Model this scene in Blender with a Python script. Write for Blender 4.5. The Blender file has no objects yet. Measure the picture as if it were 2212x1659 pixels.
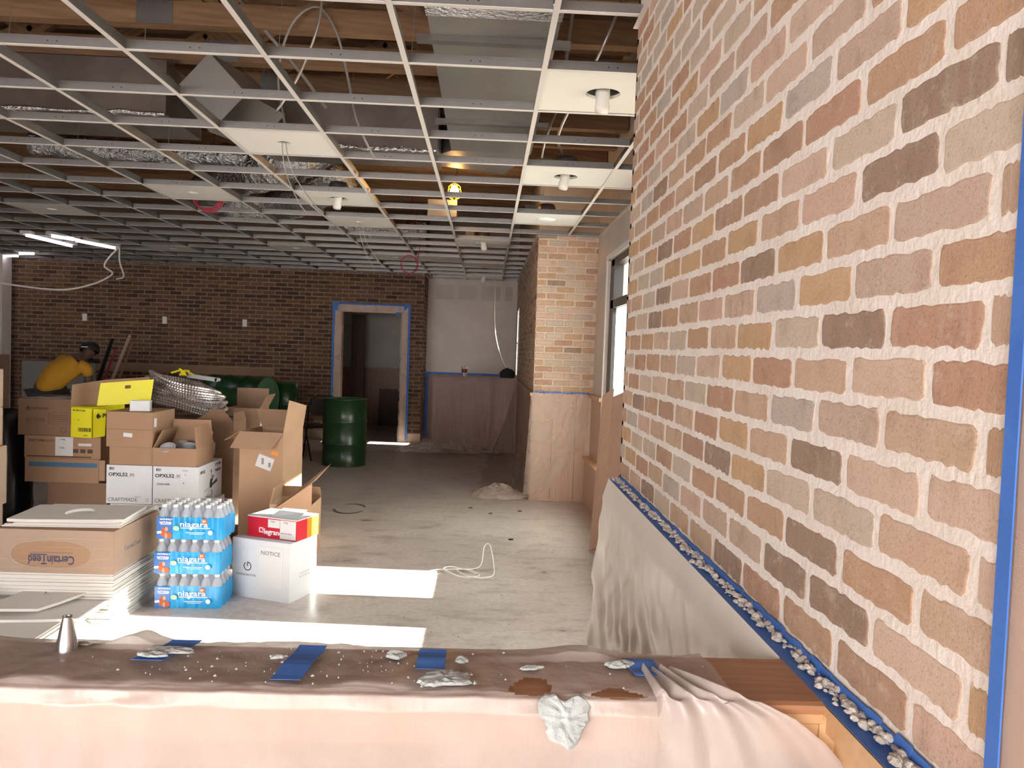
import bpy, bmesh, math, random
from mathutils import Vector, Matrix, noise
random.seed(7)
S = bpy.context.scene
COL = S.collection
PI = math.pi

# ---------------------------------------------------------------- camera, world, sun, exposure
EYE = 1.58
cd = bpy.data.cameras.new('camera'); cam = bpy.data.objects.new('camera', cd); COL.objects.link(cam)
S.camera = cam
F = 1708.0
cd.sensor_fit = 'HORIZONTAL'; cd.sensor_width = 36.0; cd.lens = F / 2212 * 36.0
cd.clip_start = 0.02; cd.clip_end = 200
fy = Vector(((1052 - 1106) / F, -(758.5 - 829.5) / F, -1.0)).normalized()   # world +Y seen from the camera
up = Vector((math.sin(.036), math.cos(.036), 0)); up.z = (up.x * fy.x + up.y * fy.y) / -fy.z; up.normalize()
rx = fy.cross(up)
cam.matrix_world = Matrix.Translation((0, 0, EYE)) @ Matrix((rx, fy, up)).to_4x4()

w = bpy.data.worlds.new('sky'); S.world = w; w.use_nodes = True
wn = w.node_tree.nodes; wn.clear()
wo = wn.new('ShaderNodeOutputWorld'); bg = wn.new('ShaderNodeBackground')
bg.inputs[0].default_value = (1, .95, .93, 1); bg.inputs[1].default_value = 8.5
w.node_tree.links.new(bg.outputs[0], wo.inputs[0])

sd = bpy.data.lights.new('sun', 'SUN'); sd.energy = 30; sd.angle = math.radians(.6); sd.color = (1, .95, .88)
sun = bpy.data.objects.new('sun', sd); COL.objects.link(sun)
sun.rotation_euler = Vector((-1, .05, -.70)).to_track_quat('-Z', 'Y').to_euler()

def area(name, loc, direction, sx, sy, watts, col):
    l = bpy.data.lights.new(name, 'AREA'); l.shape = 'RECTANGLE'; l.size = sx; l.size_y = sy; l.energy = watts; l.color = col
    o = bpy.data.objects.new(name, l); COL.objects.link(o); o.location = loc
    o.rotation_euler = Vector(direction).to_track_quat('-Z', 'Y').to_euler(); return o
area('rear_fill_light', (-3.6, -7.0, 2.0), (.3, 1, -.05), 5.0, 3.0, 270, (1, .94, .91))  # added area light behind the camera, standing in for unseen front windows

S.view_settings.view_transform = 'Standard'; S.view_settings.look = 'None'
S.view_settings.gamma = 1; S.view_settings.use_curve_mapping = False
S.view_settings.exposure = 0.35
S.cycles.max_bounces = 10; S.cycles.diffuse_bounces = 6; S.cycles.transparent_max_bounces = 24
S.cycles.use_denoising = True
S.cycles.caustics_reflective = False; S.cycles.caustics_refractive = False
S.cycles.sample_clamp_indirect = 6

# ---------------------------------------------------------------- materials
def lin(c):
    if isinstance(c, str):
        c = [int(c[i:i + 2], 16) / 255 for i in (0, 2, 4)]
        return tuple(x / 12.92 if x <= .04045 else ((x + .055) / 1.055) ** 2.4 for x in c) + (1,)
    return tuple(c) + (1,)
def newmat(name):
    m = bpy.data.materials.new(name); m.use_nodes = True
    nt = m.node_tree; return m, nt, nt.nodes['Principled BSDF']
def coords(nt, scale=(1, 1, 1), kind='Object', rnd=0):
    n = nt.nodes; tc = n.new('ShaderNodeTexCoord'); mp = n.new('ShaderNodeMapping')
    mp.inputs['Scale'].default_value = scale
    nt.links.new(tc.outputs[kind], mp.inputs[0])
    if rnd:
        oi = n.new('ShaderNodeObjectInfo'); ml = n.new('ShaderNodeMath'); ml.operation = 'MULTIPLY'; ml.inputs[1].default_value = rnd
        nt.links.new(oi.outputs['Random'], ml.inputs[0]); nt.links.new(ml.outputs[0], mp.inputs['Location'])
    return mp.outputs[0]
def noisen(nt, vec, scale, detail=4, rough=.55):
    t = nt.nodes.new('ShaderNodeTexNoise'); t.inputs['Scale'].default_value = scale; t.inputs['Detail'].default_value = detail
    t.inputs['Roughness'].default_value = rough; nt.links.new(vec, t.inputs['Vector']); return t.outputs['Fac']
def ramp(nt, fac, stops):
    r = nt.nodes.new('ShaderNodeValToRGB'); e = r.color_ramp.elements
    while len(e) < len(stops): e.new(.5)
    for i, (p, c) in enumerate(stops): e[i].position = p; e[i].color = lin(c)
    nt.links.new(fac, r.inputs[0]); return r.outputs[0]
def mix(nt, fac, a, b, mode='MIX'):
    m = nt.nodes.new('ShaderNodeMix'); m.data_type = 'RGBA'; m.blend_type = mode
    if isinstance(fac, (int, float)): m.inputs[0].default_value = fac
    else: nt.links.new(fac, m.inputs[0])
    for s, v in ((6, a), (7, b)):
        if isinstance(v, (str, tuple)): m.inputs[s].default_value = lin(v) if not (isinstance(v, tuple) and len(v) == 4) else v
        else: nt.links.new(v, m.inputs[s])
    return m.outputs[2]
def bumpn(nt, b, h, strength, dist=.01):
    bm = nt.nodes.new('ShaderNodeBump'); bm.inputs['Strength'].default_value = strength; bm.inputs['Distance'].default_value = dist
    nt.links.new(h, bm.inputs['Height']); nt.links.new(bm.outputs[0], b.inputs['Normal'])
def simple(name, c, rough=.6, metal=0, c2=None, ns=8, scale=(1, 1, 1), bump=0, bs=None, bd=.004, spec=None, rnd=0):
    m, nt, b = newmat(name)
    b.inputs['Roughness'].default_value = rough; b.inputs['Metallic'].default_value = metal
    if spec is not None: b.inputs['Specular IOR Level'].default_value = spec
    v = coords(nt, scale, rnd=rnd)
    f = noisen(nt, v, ns)
    nt.links.new(ramp(nt, f, [(.3, c), (.7, c2 or c)]), b.inputs['Base Color'])
    if bump: bumpn(nt, b, noisen(nt, v, bs or ns * 3), bump, bd)
    return m
def wood(name, a, b_, rough=.45, scale=(1, 14, 14), ns=3, rnd=10):
    m, nt, b = newmat(name); v = coords(nt, scale, rnd=rnd)
    f1 = noisen(nt, v, ns, 6, .6)
    wv = nt.nodes.new('ShaderNodeTexWave'); wv.wave_type = 'BANDS'; wv.bands_direction = 'DIAGONAL'
    wv.inputs['Scale'].default_value = 1.2; wv.inputs['Distortion'].default_value = 5; wv.inputs['Detail'].default_value = 3
    nt.links.new(v, wv.inputs['Vector'])
    base = ramp(nt, f1, [(.3, a), (.7, b_)])
    c = mix(nt, .28, base, ramp(nt, wv.outputs['Fac'], [(0, a), (1, b_)]))
    nt.links.new(c, b.inputs['Base Color']); b.inputs['Roughness'].default_value = rough
    bumpn(nt, b, f1, .15, .002)
    return m
def film(name, tint, transp, rough=.25, ns=6, amt=.25, bump=.6, trans=.3, tc=(1, 1, 1)):
    """thin polythene: part see-through, part scattering, glossy on its folds"""
    m, nt, b = newmat(name); n = nt.nodes; L = nt.links
    v = coords(nt, (1, 1, 1)); f = noisen(nt, v, ns, 5)
    b.inputs['Base Color'].default_value = lin(tint); b.inputs['Roughness'].default_value = rough
    b.inputs['Specular IOR Level'].default_value = .6
    f2 = noisen(nt, coords(nt, (1, 1, .35)), ns * 3, 4)
    bumpn(nt, b, f2, bump, .006)
    tl = n.new('ShaderNodeBsdfTranslucent'); tl.inputs[0].default_value = lin(tint)
    tp = n.new('ShaderNodeBsdfTransparent'); tp.inputs[0].default_value = lin(tc)
    m1 = n.new('ShaderNodeMixShader'); m1.inputs[0].default_value = trans
    L.new(b.outputs[0], m1.inputs[1]); L.new(tl.outputs[0], m1.inputs[2])
    m2 = n.new('ShaderNodeMixShader')
    mr = n.new('ShaderNodeMapRange'); mr.inputs[1].default_value = .3; mr.inputs[2].default_value = .7
    mr.inputs[3].default_value = max(0, transp - amt); mr.inputs[4].default_value = min(1, transp + amt)
    L.new(f, mr.inputs[0]); L.new(mr.outputs[0], m2.inputs[0])
    L.new(m1.outputs[0], m2.inputs[1]); L.new(tp.outputs[0], m2.inputs[2])
    L.new(m2.outputs[0], n['Material Output'].inputs[0]); return m
def emit(name, c, s):
    m, nt, b = newmat(name); b.inputs['Base Color'].default_value = lin(c)
    b.inputs['Emission Color'].default_value = lin(c); b.inputs['Emission Strength'].default_value = s; return m

def brick_mat(name, tones, mortar, streak=1.0, smear=.5):
    m, nt, b = newmat(name); n = nt.nodes; L = nt.links
    oi = n.new('ShaderNodeObjectInfo'); ge = n.new('ShaderNodeNewGeometry')
    ad = n.new('ShaderNodeMath'); ad.operation = 'ADD'; L.new(oi.outputs['Random'], ad.inputs[0]); L.new(ge.outputs['Random Per Island'], ad.inputs[1])
    fr = n.new('ShaderNodeMath'); fr.operation = 'FRACT'; L.new(ad.outputs[0], fr.inputs[0])
    tc = n.new('ShaderNodeTexCoord'); off = n.new('ShaderNodeVectorMath'); off.operation = 'ADD'
    sc = n.new('ShaderNodeMath'); sc.operation = 'MULTIPLY'; sc.inputs[1].default_value = 37; L.new(fr.outputs[0], sc.inputs[0])
    L.new(tc.outputs['Object'], off.inputs[0]); L.new(sc.outputs[0], off.inputs[1])
    v = off.outputs[0]
    cr = n.new('ShaderNodeValToRGB'); cr.color_ramp.interpolation = 'CONSTANT'; e = cr.color_ramp.elements
    while len(e) < len(tones): e.new(.5)
    for i, t in enumerate(tones): e[i].position = i / len(tones); e[i].color = lin(t)
    L.new(fr.outputs[0], cr.inputs[0])
    # second tone: blotches and vertical streaks inside one brick
    mp = n.new('ShaderNodeMapping'); mp.inputs['Scale'].default_value = (22, 22, 3); L.new(v, mp.inputs[0])
    st = noisen(nt, mp.outputs[0], 1.6, 5, .6)
    bl = noisen(nt, v, 14, 6, .65)
    fine = noisen(nt, v, 240, 3, .7)
    fr2 = n.new('ShaderNodeMath'); fr2.operation = 'MULTIPLY'; fr2.inputs[1].default_value = 7.31; L.new(fr.outputs[0], fr2.inputs[0])
    fr3 = n.new('ShaderNodeMath'); fr3.operation = 'FRACT'; L.new(fr2.outputs[0], fr3.inputs[0])
    cr2 = n.new('ShaderNodeValToRGB'); e = cr2.color_ramp.elements; cr2.color_ramp.interpolation = 'CONSTANT'
    t2 = tones[::-1]
    while len(e) < len(t2): e.new(.5)
    for i, t in enumerate(t2): e[i].position = i / len(t2); e[i].color = lin(t)
    L.new(fr3.outputs[0], cr2.inputs[0])
    mr = n.new('ShaderNodeMapRange'); mr.inputs[1].default_value = .5; mr.inputs[2].default_value = .72; mr.inputs[4].default_value = .4 * streak; L.new(st, mr.inputs[0])
    c = mix(nt, mr.outputs[0], cr.outputs[0], cr2.outputs[0])
    dk = ramp(nt, bl, [(.28, (.74, .70, .67)), (.5, (1, 1, 1))]); c = mix(nt, .7, c, dk, 'MULTIPLY')
    dk2 = ramp(nt, fine, [(.32, (.6, .56, .54)), (.46, (1, 1, 1))]); c = mix(nt, .7, c, dk2, 'MULTIPLY')
    sm = noisen(nt, v, 30, 6, .7); mr2 = n.new('ShaderNodeMapRange'); mr2.inputs[1].default_value = .55; mr2.inputs[2].default_value = .68; mr2.inputs[4].default_value = smear; L.new(sm, mr2.inputs[0])
    c = mix(nt, mr2.outputs[0], c, mortar)
    L.new(c, b.inputs['Base Color']); b.inputs['Roughness'].default_value = .9
    b.inputs['Specular IOR Level'].default_value = .2
    bumpn(nt, b, noisen(nt, v, 90, 6, .75), .5, .003)
    return m

TONES = ['C2A48C', 'B7967B', 'C9AE9A', 'BAAC9E', 'BD9C7A', 'AE8E77', 'C8A996', 'B9967B', 'C0B09E', '9A8271', 'C3A17F', 'BDA492', 'B58F78', 'C5B29F', 'BEA28A']
M = {}
M['brick'] = brick_mat('brick_clay', TONES, 'C4B2A2', 1, .5)
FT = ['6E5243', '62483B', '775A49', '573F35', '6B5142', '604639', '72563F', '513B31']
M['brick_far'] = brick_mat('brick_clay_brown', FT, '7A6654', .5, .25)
M['mortar'] = simple('mortar_near', 'E8DED5', .95, c2='DACDC1', ns=9, bump=.7, bs=70, bd=.004, spec=.15)
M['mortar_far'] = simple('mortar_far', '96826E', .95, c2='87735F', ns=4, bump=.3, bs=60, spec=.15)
M['mortar_mid'] = simple('mortar_pillar', 'D2BFAC', .95, c2='C4B09C', ns=6, bump=.4, bs=60, spec=.15)
M['drop'] = simple('mortar_dropping', 'D0C8C0', .95, c2='ACA49C', ns=30, bump=.8, bs=120)
M['plaster'] = simple('wet_plaster', 'B4B9B8', .8, c2='9A9E9C', ns=25, bump=.8, bs=90, bd=.003)
M['tape'] = simple('painters_tape_blue', '3A67B4', .65, c2='4676C2', ns=12, bump=.3, bs=120, bd=.001)
M['drywall'] = simple('drywall_white', 'CCC1B9', .85, c2='C0B5AD', ns=3)
M['drywall_gray'] = simple('drywall_paper', 'A9A199', .9, c2='BDB6AD', ns=1.3)
M['casing'] = simple('white_casing', 'E2DFDA', .5)
M['grid_white'] = simple('grid_white_paint', 'D3CDC8', .45)
M['grid_steel'] = simple('galvanised_steel', '767270', .42, .7, c2='84807D', ns=5)
M['tile'] = simple('ceiling_tile_white', 'DEDAD4', .9, c2='D8D4CE', ns=200)
M['tile_edge'] = simple('ceiling_tile_core', 'DDDCCB', .9)
M['foil'] = simple('foil_duct_wrap', 'A9A19B', .3, .85, c2='8A827C', ns=3, bump=.25, bs=5, bd=.02)
M['duct'] = simple('galvanised_duct', '9C9893', .45, .7, c2='8E8A86', ns=2)
M['crinkle'] = simple('crinkled_foil', 'D8D8DA', .18, 1, bump=1, ns=20, bs=34, bd=.03, scale=(1, 1, 1))
M['truss'] = wood('truss_pine', '74563C', '957253', .7, scale=(1.2, 12, 12), ns=2)
M['deck'] = simple('roof_deck', '6A5044', .9, c2='4E3A31', ns=3)
M['black'] = simple('black_plastic', '171516', .5)
M['blackframe'] = simple('dark_window_frame', '2A2524', .4, .3)
M['oak'] = wood('pale_wood_panel', 'B59480', 'C4A590', .5, scale=(14, 14, 1), ns=2)
M['oakx'] = wood('ledge_wood', '8E5F42', 'A97A55', .4, scale=(1.5, 22, 22), ns=2.4)
M['pinex'] = wood('ledge_moulding_pine', 'BD956A', 'CCA67E', .4, scale=(1, 16, 16), ns=2)
M['brownwood'] = wood('brown_wainscot', '8A6654', '9E7A66', .5, scale=(10, 10, 1), ns=2)
M['darkwood'] = wood('dark_wainscot', '4A3026', '5A3B2E', .6, scale=(10, 10, 1), ns=2)
M['film'] = film('polythene_film', 'E4D2C6', .66, .45, 5, .05, .2)
M['film_dim'] = film('polythene_film_clear', 'B9A79C', .76, .35, 3, .05, .3)
M['film_ledge'] = film('polythene_film_ledge', 'D0C4BC', .28, .24, 7, .07, .9)
M['film_milky'] = film('polythene_drape_milky', 'FBF3E8', .02, .35, 4, .02, .3, .05)
M['wrap'] = film('stretch_wrap', 'E6E0D8', .76, .22, 3, .08, .7, .2)
M['winfilm'] = film('window_paper', 'F2F4F2', .08, .4, 3, .05, .3, .75)
M['card'] = simple('cardboard', 'A28168', .85, c2='AA8A70', ns=3, bump=.08, bs=80, bd=.001, spec=.2)
M['card2'] = simple('cardboard_light', 'BA9A7E', .85, c2='B08F74', ns=3, spec=.2)
M['card3'] = simple('cardboard_dull', '8A6D58', .85, c2='937662', ns=3, spec=.2)
M['cardin'] = simple('cardboard_inner', '8C6850', .9, c2='96725A', ns=4, spec=.2)
M['whitebox'] = simple('white_carton', 'D9DBDE', .6, c2='D2D4D8', ns=3, spec=.3)
M['red'] = simple('red_print', 'C8142C', .4)
M['orange'] = simple('orange_print', 'F08A1E', .4)
M['yellow'] = simple('yellow_print', 'E3DA14', .5)
M['ink'] = simple('black_ink', '1E1C1E', .7)
M['inkgray'] = simple('grey_ink', '6A6866', .7)
M['inkbrown'] = simple('brown_ink', '5E4636', .8)
M['inkblue'] = simple('violet_ink', '4C4A66', .8)
M['paper'] = simple('white_paper', 'DADADA', .8)
M['papergray'] = simple('grey_paper', 'A9AAAC', .8)
M['blueband'] = simple('blue_shrink_print', '1E8FD0', .25, c2='2AA6E0', ns=14, spec=.7)
M['bluedeep'] = simple('deep_blue_print', '2468B8', .25, spec=.7)
M['navy'] = simple('faded_blue_tape', '47708F', .6)
M['greenleaf'] = simple('pale_green_print', 'A9CFA8', .4)
M['skinprint'] = simple('printed_orange_brown', 'B4562C', .4)
M['skinprint2'] = simple('printed_tan', 'C69A74', .4)
M['white'] = simple('white_print', 'F2F2F2', .5)
M['green'] = simple('green_drum_paint', '1F4424', .28, c2='1A3A20', ns=3, spec=.6)
M['greend'] = simple('green_drum_lid', '3F7048', .5, c2='365F3E', ns=6)
M['conduit'] = simple('flexible_steel_conduit', 'C4BCB8', .32, .75)
M['whitecable'] = simple('white_cable', 'C9C2B8', .5)
M['redcable'] = simple('red_cable', '8E2034', .6)
M['graycable'] = simple('grey_cable', '8F8882', .5)
M['steel'] = simple('bright_steel', 'C9C9CC', .22, 1)
M['graypvc'] = simple('grey_plastic_fitting', '8B9296', .45)
M['shirt'] = simple('yellow_shirt', 'B4811C', .9, c2='A8761A', ns=6)
M['skin'] = simple('dark_skin', '4A3026', .6)
M['trousers'] = simple('dark_trousers', '26262B', .9)
M['cfl'] = simple('frosted_plastic_bag', 'D5D0C8', .5)
M['ext'] = simple('outside_paving', 'A8A298', .9)
def glassy(name, tint, gl=.08, rough=.02):
    m, nt, b = newmat(name); n = nt.nodes; nt.nodes.remove(b)
    tp = n.new('ShaderNodeBsdfTransparent'); tp.inputs[0].default_value = lin(tint)
    g = n.new('ShaderNodeBsdfGlossy'); g.inputs['Roughness'].default_value = rough
    mx = n.new('ShaderNodeMixShader'); lw = n.new('ShaderNodeLayerWeight'); lw.inputs[0].default_value = gl * 3
    nt.links.new(lw.outputs['Facing'], mx.inputs[0]); nt.links.new(tp.outputs[0], mx.inputs[1]); nt.links.new(g.outputs[0], mx.inputs[2])
    nt.links.new(mx.outputs[0], n['Material Output'].inputs[0]); return m
M['glass'] = glassy('window_glass', (.93, .96, .95), .03)
M['bottle'] = film('clear_bottle_plastic', 'DCE4F0', .42, .12, 3, .02, 0, .35)
M['shrink'] = film('clear_shrink_film', 'D8DCE4', .8, .12, 16, .12, .8, .3)

def concrete():
    m, nt, b = newmat('concrete_floor'); v = coords(nt)
    a = noisen(nt, v, .9, 8, .6); c = noisen(nt, coords(nt, (1, 2.2, 1)), 3.5, 8, .65); d = noisen(nt, v, 28, 4)
    col = ramp(nt, a, [(.3, 'BDB2AB'), (.5, 'CBC0B9'), (.72, 'D6CCC5')])
    col = mix(nt, .55, col, ramp(nt, c, [(.32, 'A09894'), (.5, 'FFFFFF'), (1, 'FFFFFF')]), 'MULTIPLY')
    col = mix(nt, ramp(nt, noisen(nt, coords(nt, (1, .6, 1)), 5.5, 6, .7), [(.66, (0, 0, 0)), (.74, (.5, .5, .5))]), col, 'BDB4AA')
    col = mix(nt, .4, col, ramp(nt, d, [(.3, 'C8C0BA'), (.6, 'FFFFFF')]), 'MULTIPLY')
    nt.links.new(col, b.inputs['Base Color'])
    nt.links.new(ramp(nt, c, [(.3, (.26, .26, .26)), (.7, (.48, .48, .48))]), b.inputs['Roughness'])
    b.inputs['Specular IOR Level'].default_value = .6
    bumpn(nt, b, d, .12, .003); return m
M['floor'] = concrete()

# ---------------------------------------------------------------- mesh helpers
class MB:
    def __init__(s): s.v = []; s.f = []; s.mi = []; s.cur = 0
    def quad(s, pts, mi=None):
        n = len(s.v); s.v += [tuple(p) for p in pts]; s.f.append(tuple(range(n, n + len(pts)))); s.mi.append(s.cur if mi is None else mi)
    def box(s, x0, x1, y0, y1, z0, z1, mi=None, T=None):
        n = len(s.v); ps = [(x, y, z) for z in (z0, z1) for y in (y0, y1) for x in (x0, x1)]
        if T is not None: ps = [tuple(T @ Vector(p)) for p in ps]
        s.v += ps
        for q in ((0, 2, 3, 1), (4, 5, 7, 6), (0, 1, 5, 4), (2, 6, 7, 3), (0, 4, 6, 2), (1, 3, 7, 5)):
            s.f.append(tuple(n + i for i in q)); s.mi.append(s.cur if mi is None else mi)
    def tube(s, path, r, seg=8, mi=None, caps=True, ridged=0):
        path = [Vector(p) for p in path]; n0 = len(s.v); prev = None
        for i, p in enumerate(path):
            t = (path[min(i + 1, len(path) - 1)] - path[max(i - 1, 0)]).normalized()
            if prev is None: a = t.orthogonal().normalized()
            else: a = (prev - t * prev.dot(t)).normalized()
            prev = a; b = t.cross(a); rr = r[i] if isinstance(r, (list, tuple)) else r
            if ridged and i % 2: rr *= 1 - ridged
            s.v += [tuple(p + (a * math.cos(2 * PI * k / seg) + b * math.sin(2 * PI * k / seg)) * rr) for k in range(seg)]
        for i in range(len(path) - 1):
            for k in range(seg):
                s.f.append((n0 + i * seg + k, n0 + i * seg + (k + 1) % seg, n0 + (i + 1) * seg + (k + 1) % seg, n0 + (i + 1) * seg + k)); s.mi.append(s.cur if mi is None else mi)
        if caps:
            s.f.append(tuple(n0 + k for k in range(seg))[::-1]); s.mi.append(s.cur if mi is None else mi)
            m0 = n0 + (len(path) - 1) * seg; s.f.append(tuple(m0 + k for k in range(seg))); s.mi.append(s.cur if mi is None else mi)
    def lathe(s, prof, c=(0, 0, 0), seg=24, mi=None, T=None):
        n0 = len(s.v)
        for r, z in prof:
            for k in range(seg):
                p = Vector((r * math.cos(2 * PI * k / seg), r * math.sin(2 * PI * k / seg), z))
                if T is not None: p = T @ p
                s.v.append((p.x + c[0], p.y + c[1], p.z + c[2]))
        for i in range(len(prof) - 1):
            for k in range(seg):
                s.f.append((n0 + i * seg + k, n0 + i * seg + (k + 1) % seg, n0 + (i + 1) * seg + (k + 1) % seg, n0 + (i + 1) * seg + k)); s.mi.append(s.cur if mi is None else mi)
    def disc(s, c, r, seg=24, T=None, mi=None, flip=False):
        pts = [Vector((r * math.cos(2 * PI * k / seg), r * math.sin(2 * PI * k / seg), 0)) for k in range(seg)]
        if T is not None: pts = [T @ p for p in pts]
        pts = [(p.x + c[0], p.y + c[1], p.z + c[2]) for p in pts]
        s.quad(pts[::-1] if flip else pts, mi)
    def mesh(s, name, mats, smooth=False):
        me = bpy.data.meshes.new(name); me.from_pydata(s.v, [], s.f)
        for m in (mats if isinstance(mats, (list, tuple)) else [mats]): me.materials.append(M[m] if isinstance(m, str) else m)
        me.polygons.foreach_set('material_index', s.mi)
        if smooth: me.polygons.foreach_set('use_smooth', [True] * len(me.polygons))
        me.update(); return me
    def build(s, name, mats, parent=None, smooth=False, loc=None, rot=None):
        return place(name, s.mesh(name, mats, smooth), parent, loc, rot)
def place(name, me, parent=None, loc=None, rot=None):
    o = bpy.data.objects.new(name, me); COL.objects.link(o)
    if parent: o.parent = parent
    if loc is not None: o.location = loc
    if rot is not None: o.rotation_euler = rot
    return o
def tag(o, label=None, cat=None, group=None, kind=None):
    if label: o['label'] = label
    if cat: o['category'] = cat
    if group: o['group'] = group
    if kind: o['kind'] = kind
    return o
def thing(name, label, cat, loc=(0, 0, 0), rz=0, group=None):
    o = bpy.data.objects.new(name, None); COL.objects.link(o); o.empty_display_size = .1
    o.location = loc; o.rotation_euler = (0, 0, rz); return tag(o, label, cat, group)
def struct(name, mb, mats, **k):
    return tag(mb.build(name, mats, **k), kind='structure')
def shell(name):
    o = bpy.data.objects.new(name, None); COL.objects.link(o); return tag(o, kind='structure')
def bx(name, mats, parent, *a, **k):
    mb = MB(); mb.box(*a); return mb.build(name, mats, parent, **k)
def copytree(o, parent=None):
    c = o.copy(); COL.objects.link(c)
    if parent: c.parent = parent
    for ch in list(o.children): copytree(ch, c)
    return c
def smoothpath(pts, n=8):
    pts = [Vector(p) for p in pts]; out = []
    P = [pts[0] * 2 - pts[1]] + pts + [pts[-1] * 2 - pts[-2]]
    for i in range(1, len(P) - 2):
        for k in range(n):
            t = k / n; a, b, c, d = P[i - 1], P[i], P[i + 1], P[i + 2]
            out.append(.5 * ((2 * b) + (-a + c) * t + (2 * a - 5 * b + 4 * c - d) * t * t + (-a + 3 * b - 3 * c + d) * t ** 3))
    out.append(pts[-1]); return out
def txt(parent, s, loc, size, rot=(PI / 2, 0, 0), mat='ink', bold=0, align='LEFT', sx=1, name='printed_lettering'):
    c = bpy.data.curves.new(name, 'FONT'); c.body = s; c.size = size; c.extrude = .0003; c.offset = bold; c.align_x = align
    c.resolution_u = 2; c.materials.append(M[mat])
    o = bpy.data.objects.new(name, c); COL.objects.link(o); o.parent = parent; o.location = loc; o.rotation_euler = rot; o.scale = (sx, 1, 1)
    return o

# ---------------------------------------------------------------- setting: floor, walls
mb = MB(); mb.box(-9.6, 1.35, -3.2, 17.6, -.12, 0); struct('floor', mb, 'floor')
mb = MB(); mb.box(1.35, 16, -12, 26, -.3, -.18); tag(mb.build('ground_outside', 'ext'), kind='structure')

# brick slip variants: an uneven outline, front proud of the mortar
def slip(L, H, T, seed, n=7, rag=.0035):
    rnd = random.Random(seed); out = []
    def edge(x0, z0, x1, z1, k):
        for i in range(k):
            t = i / k; out.append((x0 + (x1 - x0) * t, z0 + (z1 - z0) * t))
    c = .007
    edge(-L / 2 + c, -H / 2, L / 2 - c, -H / 2, n); edge(L / 2 - c, -H / 2, L / 2, -H / 2 + c, 1)
    edge(L / 2, -H / 2 + c, L / 2, H / 2 - c, 3); edge(L / 2, H / 2 - c, L / 2 - c, H / 2, 1)
    edge(L / 2 - c, H / 2, -L / 2 + c, H / 2, n); edge(-L / 2 + c, H / 2, -L / 2, H / 2 - c, 1)
    edge(-L / 2, H / 2 - c, -L / 2, -H / 2 + c, 3); edge(-L / 2, -H / 2 + c, -L / 2 + c, -H / 2, 1)
    tl = rnd.uniform(-.02, .02)
    out = [(x + rnd.uniform(-1, 1) * rag, z + rnd.uniform(-1, 1) * rag + x * tl) for x, z in out]
    N = len(out); m = MB()
    m.v = [(x, .002, z) for x, z in out] + [(x * .995, -T * .55, z * .99) for x, z in out] + [(x * .97, -T, z * .9) for x, z in out]
    for r in (0, 1):
        for i in range(N): j = (i + 1) % N; m.f.append((r * N + i, r * N + j, (r + 1) * N + j, (r + 1) * N + i)); m.mi.append(0)
    m.f.append(tuple(range(2 * N, 3 * N))); m.mi.append(0)
    return m
def brickwork(parent, origin, u, L, p, rows, u0, u1, joint, mats, hole=None, single=None, seed=1, off=0., T=.006, rag=.0035, halves=True, zlim=None, n=7):
    """running bond on a plane; u is the unit direction along the wall; single(uc, zc) says whether a slip is its own object"""
    U = Vector(u); rz = math.atan2(U.y, U.x); O = Vector(origin); rnd = random.Random(seed)
    vs = []
    for k in range(8 if n > 3 else 5):
        s = slip(L - joint, p - joint, T, seed * 10 + k, n, rag); vs.append(s)
    mes = [s.mesh('brick', mats) for s in vs]
    big = MB(); cnt = 0
    for r in range(rows):
        zc = O.z + (r + .5) * p; sh = off + (L / 2 if r % 2 else 0)
        k0 = int(math.floor((u0 - sh) / L)) - 1; k1 = int(math.ceil((u1 - sh) / L)) + 1
        for k in range(k0, k1):
            a = sh + k * L + joint / 2 + rnd.uniform(-.004, .004) * (joint / .014); b = sh + (k + 1) * L - joint / 2
            a = max(a, u0 + .002); b = min(b, u1 - .002)
            segs = [(a, b)]
            if hole:
                hs = hole(zc)
                if hs:
                    ns = []
                    for (x, y) in segs:
                        if y <= hs[0] or x >= hs[1]: ns.append((x, y))
                        else:
                            if x < hs[0] - .03: ns.append((x, hs[0]))
                            if y > hs[1] + .03: ns.append((hs[1], y))
                    segs = ns
            for (a_, b_) in segs:
                if b_ - a_ < .025: continue
                uc = (a_ + b_) / 2; sx = (b_ - a_) / (L - joint); zz = zc + rnd.uniform(-.0025, .0025)
                pos = O + U * uc; pos.z = zz; kk = rnd.randrange(len(vs)); fl = rnd.choice((1, -1))
                if (single is None or single(uc, zz)) and cnt < 300:
                    cnt += 1
                    o = place('brick', mes[kk], parent, pos, (0, 0, rz)); o.scale = (sx, rnd.uniform(.75, 1.3), 1)
                else:
                    s = vs[kk]; Tm = Matrix.Translation(pos) @ Matrix.Rotation(rz, 4, 'Z') @ Matrix.Diagonal((sx, 1, 1, 1))
                    n0 = len(big.v); big.v += [tuple(Tm @ Vector(q)) for q in s.v]
                    big.f += [tuple(n0 + i for i in f) for f in s.f]; big.mi += [0] * len(s.f)
    if big.v: tag(big.build('bricks', mats, parent), kind='stuff')
    return cnt

Hc = 2.83
# near brick wall on the right: face X = .53, Y .81 .. 3.03
wr = shell('wall_right')
mb = MB(); mb.box(.53, .62, .765, 3.03, 0, 3.3); mb.build('mortar_bed', 'mortar', wr)
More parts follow.
